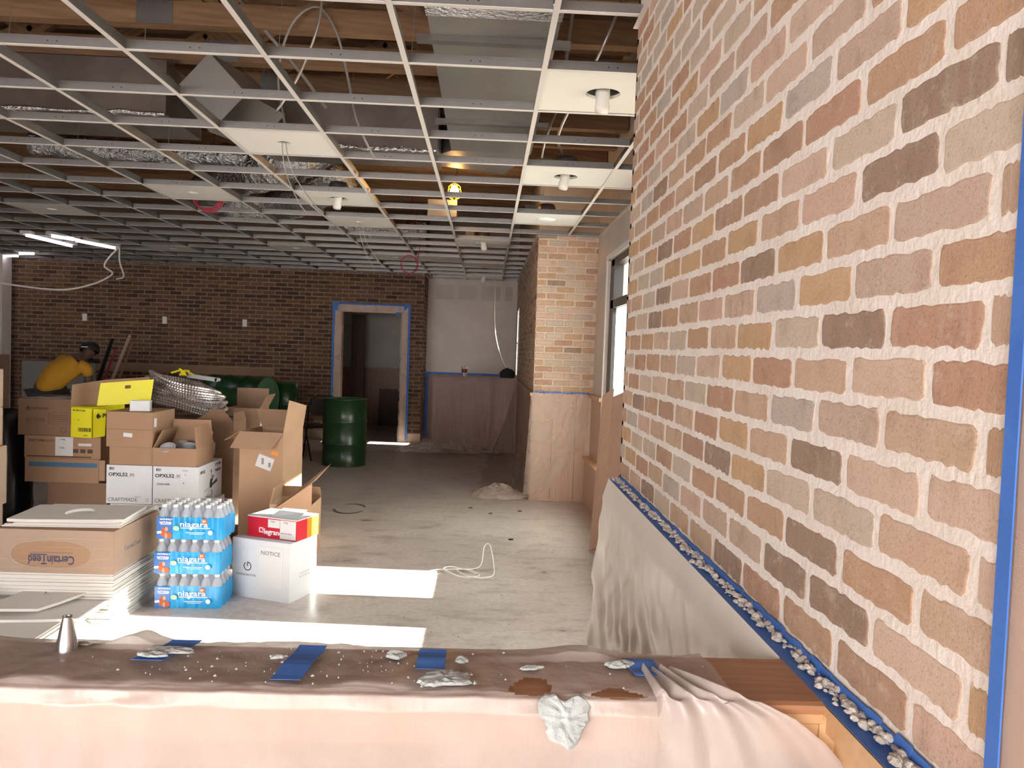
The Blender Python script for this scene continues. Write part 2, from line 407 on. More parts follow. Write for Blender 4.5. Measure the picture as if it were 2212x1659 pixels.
# u runs towards -Y so that the outward normal (-X) is the slip's local -Y
brickwork(wr, (.53, 0, 1.596 - .0685 * 7), (0, -1, 0), .2105, .0685, 25, -3.03, -.768, .0175, 'brick', seed=3, off=-.823 + .2105 / 2, rag=.0024, T=.0013, n=13)
bx('wainscot_panel', 'brownwood', wr, .523, .53, .808, 3.03, 0, 1.10)
mb = MB()   # chair rail along the near wall, mitred to the ledge
for (a, b, z0, z1) in ((.035, 0, 1.088, 1.102), (.028, 0, 1.06, 1.088), (.015, 0, 1.03, 1.06)): mb.box(.523 - a, .523, .6, 1.24 if a > .02 else 3.03, z0, z1)
mb.build('chair_rail', 'pinex', wr)
# drywall window wall at X = 1.15 with three window openings
HEAD, SILL = 2.5, .55
wins = [(3.35, 4.42, False), (4.84, 5.58, False), (6.02, 7.72, True)]
ww = shell('wall_right_window')
ys = [3.03] + [v for a, b, c in wins for v in (a, b)] + [8.5]
mb = MB()
mb.box(1.15, 1.34, 3.03, 8.5, HEAD, 4.3); mb.box(1.15, 1.34, 3.03, 8.5, 0, SILL)
for i in range(0, 8, 2): mb.box(1.15, 1.34, ys[i], ys[i + 1], SILL, HEAD)
mb.build('drywall_panel', 'drywall', ww)
mb = MB(); mb.box(.53, 1.34, 3.0, 3.03, 0, 4.3); mb.build('end_panel', 'drywall', ww)
mb = MB()
mb.box(1.08, 1.15, 3.03, 8.43, 0, .47); mb.build('bench_front', 'oak', ww)
bx('bench_top', 'pinex', ww, 1.06, 1.2, 3.03, 8.43, .47, .495)
mb = MB()
for i in range(0, 8, 2): mb.box(1.135, 1.15, ys[i] + .001, ys[i + 1] - .001, .495, 1.12)
mb.build('wainscot_panel', 'oak', ww)
mb = MB()
for i in range(0, 8, 2): mb.box(1.115, 1.15, ys[i] + .001, ys[i + 1] - .001, 1.12, 1.16)
mb.build('chair_rail', 'pinex', ww)
for i, (a, b, paper) in enumerate(wins):
    wd = shell('window_%d' % (i + 1)); mb = MB()
    for (y0, y1, z0, z1) in ((a, a + .06, SILL, HEAD), (b - .06 - .16 * paper, b, SILL, HEAD), (a + .06, b - .06, HEAD - .06, HEAD), (a + .06, b - .06, SILL, SILL + .06)) + (((a + .06, b - .06, 2.03, 2.11),) if paper else ()):
        mb.box(1.18, 1.27, y0, y1, z0, z1)
    mb.build('window_frame', 'blackframe', wd)
    if paper: bx('pane', 'glass', wd, 1.234, 1.238, a + .06, b - .22, 2.11, HEAD - .06)
    bx('pane', 'glass', wd, 1.234, 1.238, a + .06, b - .06 - .16 * paper, SILL + .06, 2.03 if paper else HEAD - .06)
    bx('window_paper', 'winfilm', wd, 1.214, 1.216, a + .06, b - .06 - .16 * paper, SILL + .06, 2.03 if paper else 1.06)  # paper height blocks low sun; added on the two unseen nearer windows
    mb = MB()
    for (y0, y1, z0, z1) in ((a - .05, a, 1.16, HEAD + .05), (b, b + .05, 1.16, HEAD + .05), (a, b, HEAD, HEAD + .05)): mb.box(1.14, 1.15, y0, y1, z0, z1)
    mb.build('casing', 'casing', wd)
# pillar wall: front face Y = 8.43, left face X = .51, continuing to the white wall
wp = shell('wall_right_far')
mb = MB(); mb.box(.51, 1.34, 8.43, 9.1, 0, 4.3); mb.box(.51, .62, 9.1, 12.78, 0, 4.3); mb.box(.51, .62, 13.16, 14.05, 0, 4.3)
mb.box(.51, .62, 12.78, 13.16, 0, 1.18); mb.box(.51, .62, 12.78, 13.16, 2.29, 4.3)
mb.build('mortar_bed', 'mortar_mid', wp)
brickwork(wp, (0, 8.43, 1.165), (1, 0, 0), .203, .0705, 24, .51, 1.15, .0185, 'brick', seed=5, off=.51 + .1, rag=.0025, T=.008)
brickwork(wp, (.51, 0, 1.165), (0, -1, 0), .203, .0705, 24, -14.05, -8.43, .0145, 'brick', hole=lambda z: (-13.18, -12.76) if z < 2.3 else None, single=lambda u, z: False, seed=6, rag=.002, T=.006, n=3)
mb = MB(); mb.box(.50, .51, 8.43, 13.05, 0, 1.12); mb.box(.51, 1.08, 8.42, 8.43, 0, 1.12); mb.build('wainscot_panel', 'oak', wp)
mb = MB(); mb.box(.475, 1.1, 8.395, 8.42, 1.12, 1.155); mb.box(.475, .5, 8.42, 12.2, 1.12, 1.155); mb.build('chair_rail', 'pinex', wp)
for k, x in enumerate((.72, .97)): bx('panel_joint', 'darkwood', wp, x, x + .004, 8.418, 8.42, .02, 1.12)
w4 = shell('window_4'); mb = MB()
for (y0, y1, z0, z1) in ((12.78, 12.81, 1.18, 2.29), (13.13, 13.16, 1.18, 2.29), (12.81, 13.13, 1.18, 1.21), (12.81, 13.13, 2.26, 2.29), (12.81, 13.13, 1.72, 1.74)): mb.box(.49, .55, y0, y1, z0, z1)
mb.build('window_frame', 'casing', w4); bx('pane', 'glass', w4, .534, .538, 12.81, 13.13, 1.21, 2.26)

# brown brick wall at the back with a doorway
wb = shell('wall_back')
DX0, DX1, DZ = -2.45, -1.42, 2.17
mb = MB(); mb.box(-8.2, DX0, 13.3, 13.5, 0, 4.3); mb.box(DX1, -1.08, 13.3, 13.5, 0, 4.3); mb.box(DX0, DX1, 13.3, 13.5, DZ, 4.3); mb.box(-1.2, -1.08, 13.5, 14.05, 0, 4.3)
mb.build('mortar_bed', 'mortar_far', wb)
dh = lambda z: (DX0 - .1, DX1 + .1) if z < DZ + .1 else None
def farhole(z):
    return dh(z)
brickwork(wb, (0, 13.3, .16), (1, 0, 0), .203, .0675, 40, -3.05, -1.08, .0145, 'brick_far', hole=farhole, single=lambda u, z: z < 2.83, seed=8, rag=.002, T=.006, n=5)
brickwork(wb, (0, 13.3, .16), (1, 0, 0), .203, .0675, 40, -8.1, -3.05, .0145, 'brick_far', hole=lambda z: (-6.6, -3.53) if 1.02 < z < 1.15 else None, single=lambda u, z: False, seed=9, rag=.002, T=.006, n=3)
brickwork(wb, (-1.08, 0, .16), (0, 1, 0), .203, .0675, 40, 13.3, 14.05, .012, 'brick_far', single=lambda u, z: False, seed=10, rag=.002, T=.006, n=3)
bx('base_board', 'oak', wb, -1.33, -1.075, 13.285, 13.3, 0, .15)
bx('nailer_board', 'card3', wb, -6.59, -3.54, 13.285, 13.3, 1.03, 1.15)
dr = shell('door_1'); mb = MB()
mb.box(DX0 - .1, DX0, 13.27, 13.3, 0, DZ + .1); mb.box(DX1, DX1 + .1, 13.27, 13.3, 0, DZ + .1); mb.box(DX0, DX1, 13.27, 13.3, DZ, DZ + .1)
mb.build('casing', 'oak', dr)
mb = MB(); mb.box(DX0, DX0 + .015, 13.3, 13.5, 0, DZ); mb.box(DX1 - .015, DX1, 13.3, 13.5, 0, DZ); mb.box(DX0 + .015, DX1 - .015, 13.3, 13.5, DZ - .015, DZ); mb.build('door_jamb', 'oak', dr)
mb = MB()
mb.box(DX0 - .135, DX0 - .095, 13.262, 13.27, 0, DZ + .13); mb.box(DX1 + .09, DX1 + .13, 13.262, 13.27, .05, DZ + .13); mb.box(DX0 - .095, DX1 + .09, 13.262, 13.27, DZ + .1, DZ + .13)
mb.box(DX0 - .14, DX0 - .02, 13.255, 13.262, DZ - .02, DZ + .14)
T = Matrix.Translation((DX1, 13.258, DZ + .05)) @ Matrix.Rotation(-.7, 4, 'Y'); mb.box(-.14, .14, -.003, .003, -.03, .03, T=T)
tag(mb.build('masking_tape', 'tape', dr), 'blue masking tape')
# polythene over the casing
mb = MB()
for (x0, x1) in ((DX0 - .09, DX0 + .03), (DX1 - .03, DX1 + .08)):
    for i in range(16):
        z0, z1 = DZ * i / 16, DZ * (i + 1) / 16; a, b = random.uniform(-.01, .01), random.uniform(-.01, .01)
        mb.quad([(x0 + a, 13.25 + a, z0), (x1 + a, 13.25 - a, z0), (x1 + b, 13.25 - b, z1), (x0 + b, 13.25 + b, z1)])
mb.box(DX0 - .05, DX1 + .02, 13.25, 13.252, DZ + .0, DZ + .09)
mb.build('plastic_sheet', 'film', dr)
# room beyond the doorway
rb = shell('wall_beyond_door'); mb = MB()
mb.box(-3.4, -.9, 16.2, 16.3, 0, 2.9); mb.box(-3.5, -3.4, 13.5, 16.3, 0, 2.9); mb.box(-1.1, -.98, 14.17, 16.2, 0, 2.9); mb.build('drywall_panel', 'drywall_gray', rb)
mb = MB(); mb.box(-3.4, -1.1, 16.17, 16.2, 0, 1.12); mb.build('wainscot_panel', 'brownwood', rb); bx('chair_rail', 'brownwood', rb, -3.4, -1.1, 16.14, 16.2, 1.12, 1.16)
bx('door_edge', 'darkwood', rb, -2.66, -2.40, 15.6, 15.65, 0, 2.2)
mb = MB(); mb.box(-3.5, -.9, 13.5, 16.3, 2.9, 3.0); mb.build('ceiling_panel', 'drywall_gray', rb)
T = Matrix.Translation((-1.95, 15.95, 0)) @ Matrix.Rotation(-.12, 4, 'X'); mb = MB(); mb.box(-.2, .45, 0, .03, .0, .75, T=T)
tag(mb.build('plywood_sheet', 'darkwood'), 'dark sheet leaning against the wall in the room beyond the doorway', 'board')
# white drywall at the very back
wd2 = shell('wall_back_white'); mb = MB(); mb.box(-1.2, .62, 14.05, 14.2, 0, 4.3); mb.build('drywall_panel', 'drywall', wd2)
bx('skim_band', 'drywall_gray', wd2, -.93, .42, 14.046, 14.05, 2.47, 2.72)
mb = MB()
for x in (-.62, -.22, .2): mb.box(x, x + .09, 14.042, 14.046, 2.45, 2.73)
mb.build('taped_seam', 'drywall', wd2)
bx('wainscot_panel', 'brownwood', wd2, -1.08, .5, 14.035, 14.05, 0, 1.14)
mb = MB(); mb.box(-1.07, .5, 14.025, 14.035, 1.14, 1.18); mb.box(-1.07, -1.02, 14.02, 14.034, .05, 1.14); tag(mb.build('masking_tape', 'tape', wd2), 'blue masking tape')
# left and behind the camera
wl = shell('wall_left'); mb = MB(); mb.box(-9.6, -9.4, -3.2, 14.2, 0, 4.3); mb.box(-9.4, -8.2, 13.4, 13.6, 0, 4.3); mb.build('drywall_panel', 'drywall_gray', wl)
wf = shell('wall_front'); mb = MB(); mb.box(-9.4, -5.2, -3.2, -3.0, 0, 4.3); mb.box(-5.2, 1.34, -3.2, -3.0, 0, .4); mb.box(-5.2, 1.34, -3.2, -3.0, 2.6, 4.3); mb.build('drywall_panel', 'drywall_gray', wf)  # unseen wall; its opening is sized to pass the added rear light
wn2 = shell('wall_right_behind'); mb = MB(); mb.box(.9, 1.0, -3.0, .4, 0, 4.3); mb.box(.62, .9, .4, .808, 0, 4.3); mb.build('drywall_panel', 'drywall', wn2)
mb = MB(); mb.box(-7.98, -7.72, 12.85, 13.1, 0, Hc + .2); struct('pillar_white', mb, 'drywall')

# ---------------------------------------------------------------- ceiling: deck, grid, tiles
ce = shell('ceiling')
bx('roof_deck', 'deck', ce, -9.6, 1.34, -3.2, 14.2, 4.3, 4.4)
GX0, GY0, PX, PY = .21, 2.937, .61, .603
def tee_mesh(L, name, w_=.024, h_=.036):
    m = MB(); m.box(-L / 2, L / 2, -w_ / 2, w_ / 2, -.001, .001, 0)
    m.box(-L / 2, L / 2, -.0012, .0012, .001, h_, 1); m.box(-L / 2, L / 2, -.004, .004, h_, h_ + .008, 1)
    for x in (-.02, .02): m.box(x - .003, x + .003, -.0016, .0016, .02, .026, 2)
    return m.mesh(name, ['grid_white', 'grid_steel', 'black'])
XL = [i for i in range(-14, 2)]            # main runner lines
YJ = [j for j in range(-5, 18)]
mr_me = {}
for i in XL:
    x = GX0 + PX * i
    y0, y1 = -.2, (13.28 if x < -1.1 else 14.03)
    if x > .5: y0, y1 = 3.05, 8.40
    L = y1 - y0
    if L not in mr_me: mr_me[L] = tee_mesh(L, 'main_runner', .024, .044)
    place('main_runner', mr_me[L], ce, (x, (y0 + y1) / 2, Hc), (0, 0, PI / 2))
tm = tee_mesh(PX - .026, 'cross_tee'); tees = []
for j in YJ + [18]:
    y = GY0 + PY * j
    for i in range(-14, 2):
        x0 = GX0 + PX * i; xc = x0 + PX / 2
        if i >= 0 and (y < 3.05 or y > 8.4): continue
        if xc < -1.1 and y > 13.25 or y > 14.0: continue
        if i == 1: continue
        if i == -1 and y > 8.4: pass
        tees.append((y + abs(xc) * .4, xc, y))
tees.sort()
for k, (s, xc, y) in enumerate(tees[:300]): place('cross_tee', tm, ce, (xc, y, Hc))
mb = MB()
for (s, xc, y) in tees[300:]:
    h_ = PX / 2 - .013
    mb.box(xc - h_, xc + h_, y - .012, y + .012, Hc - .001, Hc + .001, 0); mb.box(xc - h_, xc + h_, y - .0015, y + .0015, Hc + .001, Hc + .044, 1)
if mb.v: tag(mb.build('cross_tees', ['grid_white', 'grid_steel'], ce), kind='stuff')
mb = MB()   # short pieces beside the walls
for j in YJ:
    y = GY0 + PY * j
    if 3.05 < y < 8.4: mb.box(.832, 1.148, y - .012, y + .012, Hc - .001, Hc + .001, 0); mb.box(.832, 1.148, y - .001, y + .001, Hc + .001, Hc + .04, 1)
    elif y < 3.0: mb.box(.222, .528, y - .012, y + .012, Hc - .001, Hc + .001, 0); mb.box(.222, .528, y - .001, y + .001, Hc + .001, Hc + .04, 1)
    elif y < 14: mb.box(.222, .508, y - .012, y + .012, Hc - .001, Hc + .001, 0); mb.box(.222, .508, y - .001, y + .001, Hc + .001, Hc + .04, 1)
tag(mb.build('wall_side_tees', ['grid_white', 'grid_steel'], ce), kind='stuff')
mb = MB()   # wall angle
for (x0, x1, y0, y1) in ((-8.2, -1.08, 13.27, 13.3), (-1.08, .51, 14.02, 14.05), (-1.08, -1.05, 13.3, 14.02), (.48, .51, 8.4, 14.02), (.51, 1.15, 8.4, 8.43), (1.12, 1.15, 3.05, 8.4), (.51, .53, -.2, 3.03)):
    mb.box(x0, x1, y0, y1, Hc - .012, Hc - .010)
mb.build('wall_angle', 'grid_white', ce)

def tile_mesh(hole_r=0, hx=0, hy=0):
    a, b = PX / 2 - .006, PY / 2 - .006; m = MB()
    if not hole_r: m.box(-a, a, -b, b, .0, .016, 0); return m.mesh('ceiling_tile', ['tile', 'tile_edge'])
    N = 32; o = []; h = []
    for k in range(N):
        t = 2 * PI * k / N; c, s = math.cos(t), math.sin(t); q = min(a / abs(c) if abs(c) > 1e-6 else 9, b / abs(s) if abs(s) > 1e-6 else 9)
        o.append((c * q, s * q)); h.append((hx + hole_r * c, hy + hole_r * s))
    for z, fl in ((0, True), (.016, False)):
        for k in range(N):
            j = (k + 1) % N; q = [(*o[k], z), (*o[j], z), (*h[j], z), (*h[k], z)]; m.quad(q[::-1] if not fl else q, 0)
    for k in range(N):
        j = (k + 1) % N; m.quad([(*o[k], 0), (*o[k], .016), (*o[j], .016), (*o[j], 0)], 1); m.quad([(*h[k], 0), (*h[j], 0), (*h[j], .016), (*h[k], .016)], 1)
    return m.mesh('ceiling_tile', ['tile', 'tile_edge'])
T_hole, T_small, T_full = tile_mesh(.083), tile_mesh(.045), tile_mesh()
def cellc(i, j): return GX0 + PX * (i + .5), GY0 + PY * (j + .5)
lab = {(0, 1): 'nearest white can light in the big ceiling tile beside the brick wall', (0, 4): 'white bagged can light in the middle ceiling tile by the right wall'}
def bag_bulb(r=.03, L=.1):
    m = MB(); prof = [(.002, -L)]
    for k in range(9):
        t = k / 8; prof.append((r * (.75 + .35 * math.sin(t * 7 + 1) * .4 + .3 * math.sin(PI * t)), -L + L * .95 * t + .004))
    prof += [(r * .9, .03), (.002, .035)]
    m.lathe(prof, seg=14)
    m.v = [(x + .004 * noise.noise(Vector((x * 40, y * 40, z * 40 + 3))), y + .004 * noise.noise(Vector((x * 40 + 9, y * 40, z * 40))), z) for x, y, z in m.v]
    return m
hous = MB(); hous.lathe([(.082, 0), (.082, .09), (.07, .12), (.02, .13), (.001, .13)], seg=24)
hous_me = hous.mesh('housing', ['grid_steel'], True)
bb_me = bag_bulb(.036, .12).mesh('bulb_bag', ['cfl'], True)
bb2 = bag_bulb(.05, .03).mesh('trim_disc', ['white'], True)
brk = MB(); brk.box(-.29, .29, -.012, -.008, .03, .05); brk.box(-.29, .29, .17, .174, .03, .05); brk.box(-.2, -.1, .09, .17, .03, .13); brk_me = brk.mesh('mounting_bracket', ['grid_steel'])
def can(i, j, label, style='bulb', tile=True):
    x, y = cellc(i, j)
    if tile: place('ceiling_tile', T_hole if style != 'wire' else T_small, ce, (x, y, Hc + .004))
    t = thing('can_light', label, 'light', (x, y, Hc + .021))
    if style == 'wire': return t
    place('housing', hous_me, t); place('mounting_bracket', brk_me, t)
    if style == 'bulb':
        o = place('bulb_bag', bb_me, t, (0, 0, .01)); o.rotation_euler = (random.uniform(-.2, .2), random.uniform(-.2, .2), random.uniform(0, 3))
    elif style == 'disc':
        m = MB(); m.lathe([(.001, -.028), (.07, -.028), (.085, -.022), (.085, -.017)], seg=28); m.build('trim_disc', ['white'], t, True)
    return t
can(0, 1, 'nearest ceiling can light with a white bagged bulb beside the brick wall')
can(0, 4, 'ceiling can light with a drooping white bulb bag, second tile along the brick wall')
o = place('ceiling_tile', T_full, ce, (.99, cellc(1, 4)[1], Hc + .004)); o.scale = (.53, 1, 1)
can(0, 7, 'ceiling can light closed by a flat white trim disc above the brick pillar', 'disc')
can(-1, 10, 'can light with a dangling bag in front of the white wall, nearer of two')
can(-1, 17, 'can light with a small bag in the last tile before the white wall')
can(-3, 6, 'white spiral bulb in a lone tile over the green barrel')
def loosewire(i, j, label, L=.35, hole=True):
    x, y = cellc(i, j); place('ceiling_tile', T_small, ce, (x, y, Hc + .004))
    m = MB()
    for q in (-.01, .012):
        m.tube(smoothpath([(x + q, y, Hc + .1), (x + q, y, Hc), (x + q * 2 + .03, y + .02, Hc - L * .4), (x + q * 4 + .14, y, Hc - L * .85), (x + .2 + q * 5, y, Hc - L)]), .0035, 5)
    tag(m.build('hanging_wire', 'graycable'), label, 'wire')
loosewire(-3, 3, 'pair of thin grey wires hanging from the nearest big white ceiling tile', .42)
loosewire(-3, 8, 'pair of grey wires hanging from the narrow tile left of the red loop', .45)
for (i, j) in ((-5, 6), (-8, 8), (-8, 13), (-5, 12), (-3, 13), (-2, 13)): place('ceiling_tile', T_small, ce, (*cellc(i, j), Hc + .004))
for (i, j) in ((-1, 14), (-11, 11)): place('ceiling_tile', T_full, ce, (*cellc(i, j), Hc + .004))

# roof trusses
def truss(y, k_):
    t = thing('roof_truss', 'pine roof truss above the open ceiling grid, %s' % ('nearest one', 'second nearest', 'third nearest', 'fourth nearest', 'fifth nearest', 'sixth nearest', 'seventh nearest', 'eighth nearest', 'ninth nearest', 'tenth nearest', 'eleventh nearest', 'farthest one')[k_], 'truss', (0, y, 3.5), group='pine roof trusses above the ceiling grid')
    bx('bottom_chord', 'truss', t, -9.4, .5 if y > 8.4 else 1.14, -.045, .045, 0, .14)
    bx('top_chord', 'truss', t, -9.4, .5 if y > 8.4 else 1.14, -.045, .045, .66, .8)
    m = MB(); x = -9.2; k = 0
    while x < 0:
        a, b = Vector((x, 0, .14)), Vector((x + .75, 0, .66))
        if k % 2: a, b = Vector((x, 0, .66)), Vector((x + .75, 0, .14))
        d = (b - a); T = Matrix.Translation((a + b) / 2) @ Matrix.Rotation(-math.atan2(d.z, d.x), 4, 'Y'); bx('web', 'truss', t, -d.length / 2, d.length / 2, -.02, .02, -.045, .045).matrix_local = T
        x += .75; k += 1
    if k_ < 4:
        for x in (-5.2 + .3 * k_, -2.4 + .2 * k_): bx('plate', 'grid_steel', t, x, x + .22, -.049, -.0455, .0, .14)
for k in range(12): truss(4.4 + .61 * k, k)

# ducts
t = thing('supply_duct', 'long silver metal duct running away above the grid beside the brick wall', 'duct', (0, 0, 0))
m = MB(); m.box(-.33, .29, 2.5, 6.2, 3.12, 3.45); m.build('duct_body', 'duct', t)
for y in (2.75, 3.95, 5.35): bx('duct_strap', 'grid_steel', t, -.40, .36, y, y + .05, 3.09, 3.12)
m = MB(); m.box(-.335, .295, 3.55, 3.72, 3.113, 3.46); m.build('foil_joint', 'crinkle', t)
m = MB(); m.v = [(-.33, 6.2, 3.12), (.29, 6.2, 3.12), (.29, 6.2, 3.45), (-.33, 6.2, 3.45), (-.7, 7.0, 3.2), (.1, 7.3, 3.2), (.1, 7.3, 3.45), (-.7, 7.0, 3.45)]
m.f = [(0, 1, 5, 4), (1, 2, 6, 5), (2, 3, 7, 6), (3, 0, 4, 7), (4, 5, 6, 7)]; m.mi = [0] * 5; m.build('transition', 'duct', t)
t = thing('cross_duct', 'foil-wrapped duct crossing above the grid at left, in front of the loose foil tube', 'duct')
bx('duct_body', 'foil', t, -6.5, -2.15, 5.3, 5.95, 3.05, 3.4); bx('duct_body', 'foil', t, -1.75, -.42, 5.95, 6.5, 3.05, 3.42)
m = MB(); 
T = Matrix.Translation((-1.74, 5.0, 3.10)) @ Matrix.Rotation(.8, 4, 'Y') @ Matrix.Rotation(.15, 4, 'X')
m.box(-.165, .165, -.05, .6, -.165, .165, T=T); m.build('elbow', 'duct', t)
m = MB()
for (x0, x1, y) in ((-6.5, -2.15, 5.3), (-1.75, -.42, 5.95)):
    pts = [(x0 + (x1 - x0) * k / 60, y - .006, 3.05 + random.uniform(-.008, .008)) for k in range(61)]
    m.tube(pts, [random.uniform(.006, .02) for _ in pts], 6)
m.build('foil_seam', 'crinkle', t)
def flex(label, pts, r, n=16):
    P = smoothpath(pts, n); m = MB(); m.tube(P, [r * random.uniform(.9, 1.08) for _ in P], 20)
    m.v = [tuple(Vector(v) + noise.noise_vector(Vector(v) * 16) * .018) for v in m.v]
    return tag(m.build('flexible_duct', 'crinkle', smooth=True), label, 'duct')
flex('crinkled foil duct curling down through the grid above the cardboard boxes', [(-1.5, 6.9, 3.3), (-1.65, 6.75, 3.14), (-1.95, 6.95, 3.09), (-2.35, 7.35, 3.08), (-2.75, 7.9, 3.07), (-2.85, 8.5, 3.07), (-2.4, 8.8, 3.08), (-1.8, 8.1, 3.12), (-1.45, 7.9, 3.3)], .185)
flex('thin crinkled foil duct lying straight across behind the cross duct', [(-3.9, 6.9, 3.2), (-3.2, 6.9, 3.17), (-2.5, 6.95, 3.17), (-1.9, 6.95, 3.2)], .1)
flex('short crinkled foil duct near the red loop before the white wall', [(-2.0, 9.8, 3.1), (-1.6, 10, 3.05), (-1.2, 10.1, 3.05), (-.9, 10.3, 3.12)], .13)
# conduits and wires above the grid
def cable(label, pts, r, mat, cat='cable', name='cable', n=8):
    m = MB(); m.tube(smoothpath(pts, n), r, 6); return tag(m.build(name, mat, smooth=True), label, cat)
cable('grey conduit looping in an arch over the near grid', [(-1.27, 4.9, 2.9), (-1.32, 4.9, 3.2), (-1.25, 4.9, 3.5), (-1.1, 4.9, 3.62), (-.98, 4.9, 3.48), (-.9, 4.9, 3.2), (-.84, 4.9, 2.95), (-.74, 5.0, 2.75)], .008, 'graycable')
cable('ribbed steel conduit dropping straight beside the conduit arch', [(-1.05, 4.8, 3.75), (-1.06, 4.8, 3.5), (-1.16, 4.8, 3.2), (-1.3, 4.8, 2.95)], .009, 'conduit')
cable('ribbed steel conduit hanging down from the truss at the first can light', [(.42, 4.2, 3.6), (.38, 4.2, 3.3), (.36, 4.1, 3.0), (.46, 4.0, 2.98)], .009, 'conduit')
cable('ribbed steel conduit curving over the second can light', [(.7, 4.3, 3.6), (.55, 4.3, 3.2), (.4, 4.9, 2.95), (.48, 5.6, 2.98)], .009, 'conduit')
cable('slim grey conduit bending by the third can light', [(.5, 5.9, 3.5), (.38, 6.2, 3.15), (.45, 7.1, 2.98)], .009, 'conduit')
cable('thin straight grey rod slanting above the near grid', [(-1.8, 5.0, 3.9), (-1.25, 5.0, 3.3), (-1.05, 5.0, 3.05)], .012, 'graycable')
rc = thing('red_cable_coil', 'red cable hanging to a loop at the doorway end of the grid', 'cable', (-1.0, 9.9, 2.62))
m = MB(); m.tube([(.1 * math.cos(a * PI / 8) , .03 * math.cos(a * PI / 8), .11 * math.sin(a * PI / 8)) for a in range(17)], .009, 6); m.build('loop', 'redcable', rc, True)
m = MB(); m.tube(smoothpath([(.1, 0, .05), (.12, 0, .3), (.06, -.05, .6), (0, -.02, .9)]), .006, 6); m.build('drop', 'redcable', rc, True)
rc = thing('red_cable_coil', 'red cable coil hanging in the grid above the stacked brown cartons', 'cable', (-2.55, 7.2, 2.86))
m = MB()
for q in range(4): m.tube([(.12 * math.cos(a * PI / 8) + q * .008, .01 * q, (.1 + .01 * q) * math.sin(a * PI / 8)) for a in range(17)], .006, 6)
m.build('loop', 'redcable', rc, True)
m = MB(); m.tube(smoothpath([(0, 0, .1), (.03, .05, .4), (.05, .09, .75)]), .005, 6); m.build('drop', 'redcable', rc, True)
# hanger wires
m = MB()
for (x, y) in [(GX0 + PX * i, GY0 + PY * j + .2) for i in range(-12, 1, 1) for j in range(1, 15, 3)]:
    m.tube([(x, y, Hc + .05), (x + .03, y, 3.5)], .0018, 4)
m.build('hanger_wire', 'grid_steel', ce)['kind'] = 'stuff'
# work lamp
wlmp = thing('work_lamp', 'lit work lamp in a yellow cage glowing above the grid', 'lamp', (-.38, 8.0, 3.17))
m = MB(); m.lathe([(.001, -.05), (.035, -.04), (.045, -.01), (.035, .03), (.02, .05)], seg=14); m.build('bulb', emit('lamp_glow', 'FFC46A', 60), wlmp, True)
m = MB()
for k in range(6):
    a = k * PI / 3; m.tube([(.065 * math.cos(a) * s, .065 * math.sin(a) * s, z) for s, z in ((.2, -.09), (.8, -.07), (1, -.01), (.9, .04), (.4, .07))], .004, 5)
for z in (-.05, .02): m.tube([(.06 * math.cos(a * PI / 8), .06 * math.sin(a * PI / 8), z) for a in range(17)], .004, 5)
m.build('cage', simple('yellow_cage', 'D8B010', .5), wlmp)
m = MB(); m.lathe([(.02, .05), (.02, .13), (.001, .14)], seg=10); m.tube(smoothpath([(0, 0, .13), (.02, 0, .22), (-.03, 0, .33)]), .005, 6); m.build('handle', 'black', wlmp)
pl = bpy.data.lights.new('work_lamp_light', 'POINT'); pl.energy = 8; pl.color = (1, .5, .16); pl.shadow_soft_size = .05
po = bpy.data.objects.new('work_lamp_light', pl); COL.objects.link(po); po.location = (-.38, 7.93, 3.2)
bx('access_panel', 'duct', None, -.66, -.36, 8.22, 8.24, 2.93, 3.12)
tag(bpy.data.objects['access_panel'], 'small metal panel glowing orange beside the lit work lamp', 'panel')

# fluorescent fixtures
FL = [('fluorescent strip light, left one of the near pair above the brick wall', (-5.78, 10.1), (-5.74, 11.1)), ('fluorescent strip light, short middle one between two tubes', (-5.45, 10.07), (-5.33, 10.36)),
      ('fluorescent strip light with white cables hanging from its end', (-5.35, 10.45), (-5.18, 11.15)), ('far fluorescent strip light in front of the white pillar', (-8.1, 13.1), (-7.45, 12.8)), ('short far fluorescent strip light beside the white pillar', (-7.2, 12.4), (-6.95, 12.35))]
tubem = emit('fluorescent_tube', 'F4EEFF', 9)
for lb, a, b in FL:
    t = thing('strip_light', lb, 'light', ((a[0] + b[0]) / 2, (a[1] + b[1]) / 2, Hc - .02)); d = Vector((b[0] - a[0], b[1] - a[1], 0)); t.rotation_euler = (0, 0, math.atan2(d.y, d.x)); L = d.length
    bx('fixture_body', 'grid_white', t, -L / 2 - .04, L / 2 + .04, -.06, .06, .02, .06)
    m = MB(); m.tube([(-L / 2, 0, 0), (L / 2, 0, 0)], .012, 8); m.build('tube', tubem, t)
for k, (pts) in enumerate([[(-5.0, 10.9, 2.8), (-4.95, 10.8, 2.6), (-4.85, 10.7, 2.4), (-4.9, 10.6, 2.35)], [(-5.0, 10.9, 2.82), (-5.15, 10.8, 2.55), (-5.0, 10.7, 2.42), (-5.2, 10.5, 2.25), (-5.6, 10.4, 2.17), (-6.4, 10.3, 2.25), (-7.0, 10.2, 2.4)]]):
    cable(('white cable dangling from the strip light, short end', 'long white cable sagging left below the strip lights')[k], pts, .012, 'whitecable', n=10)

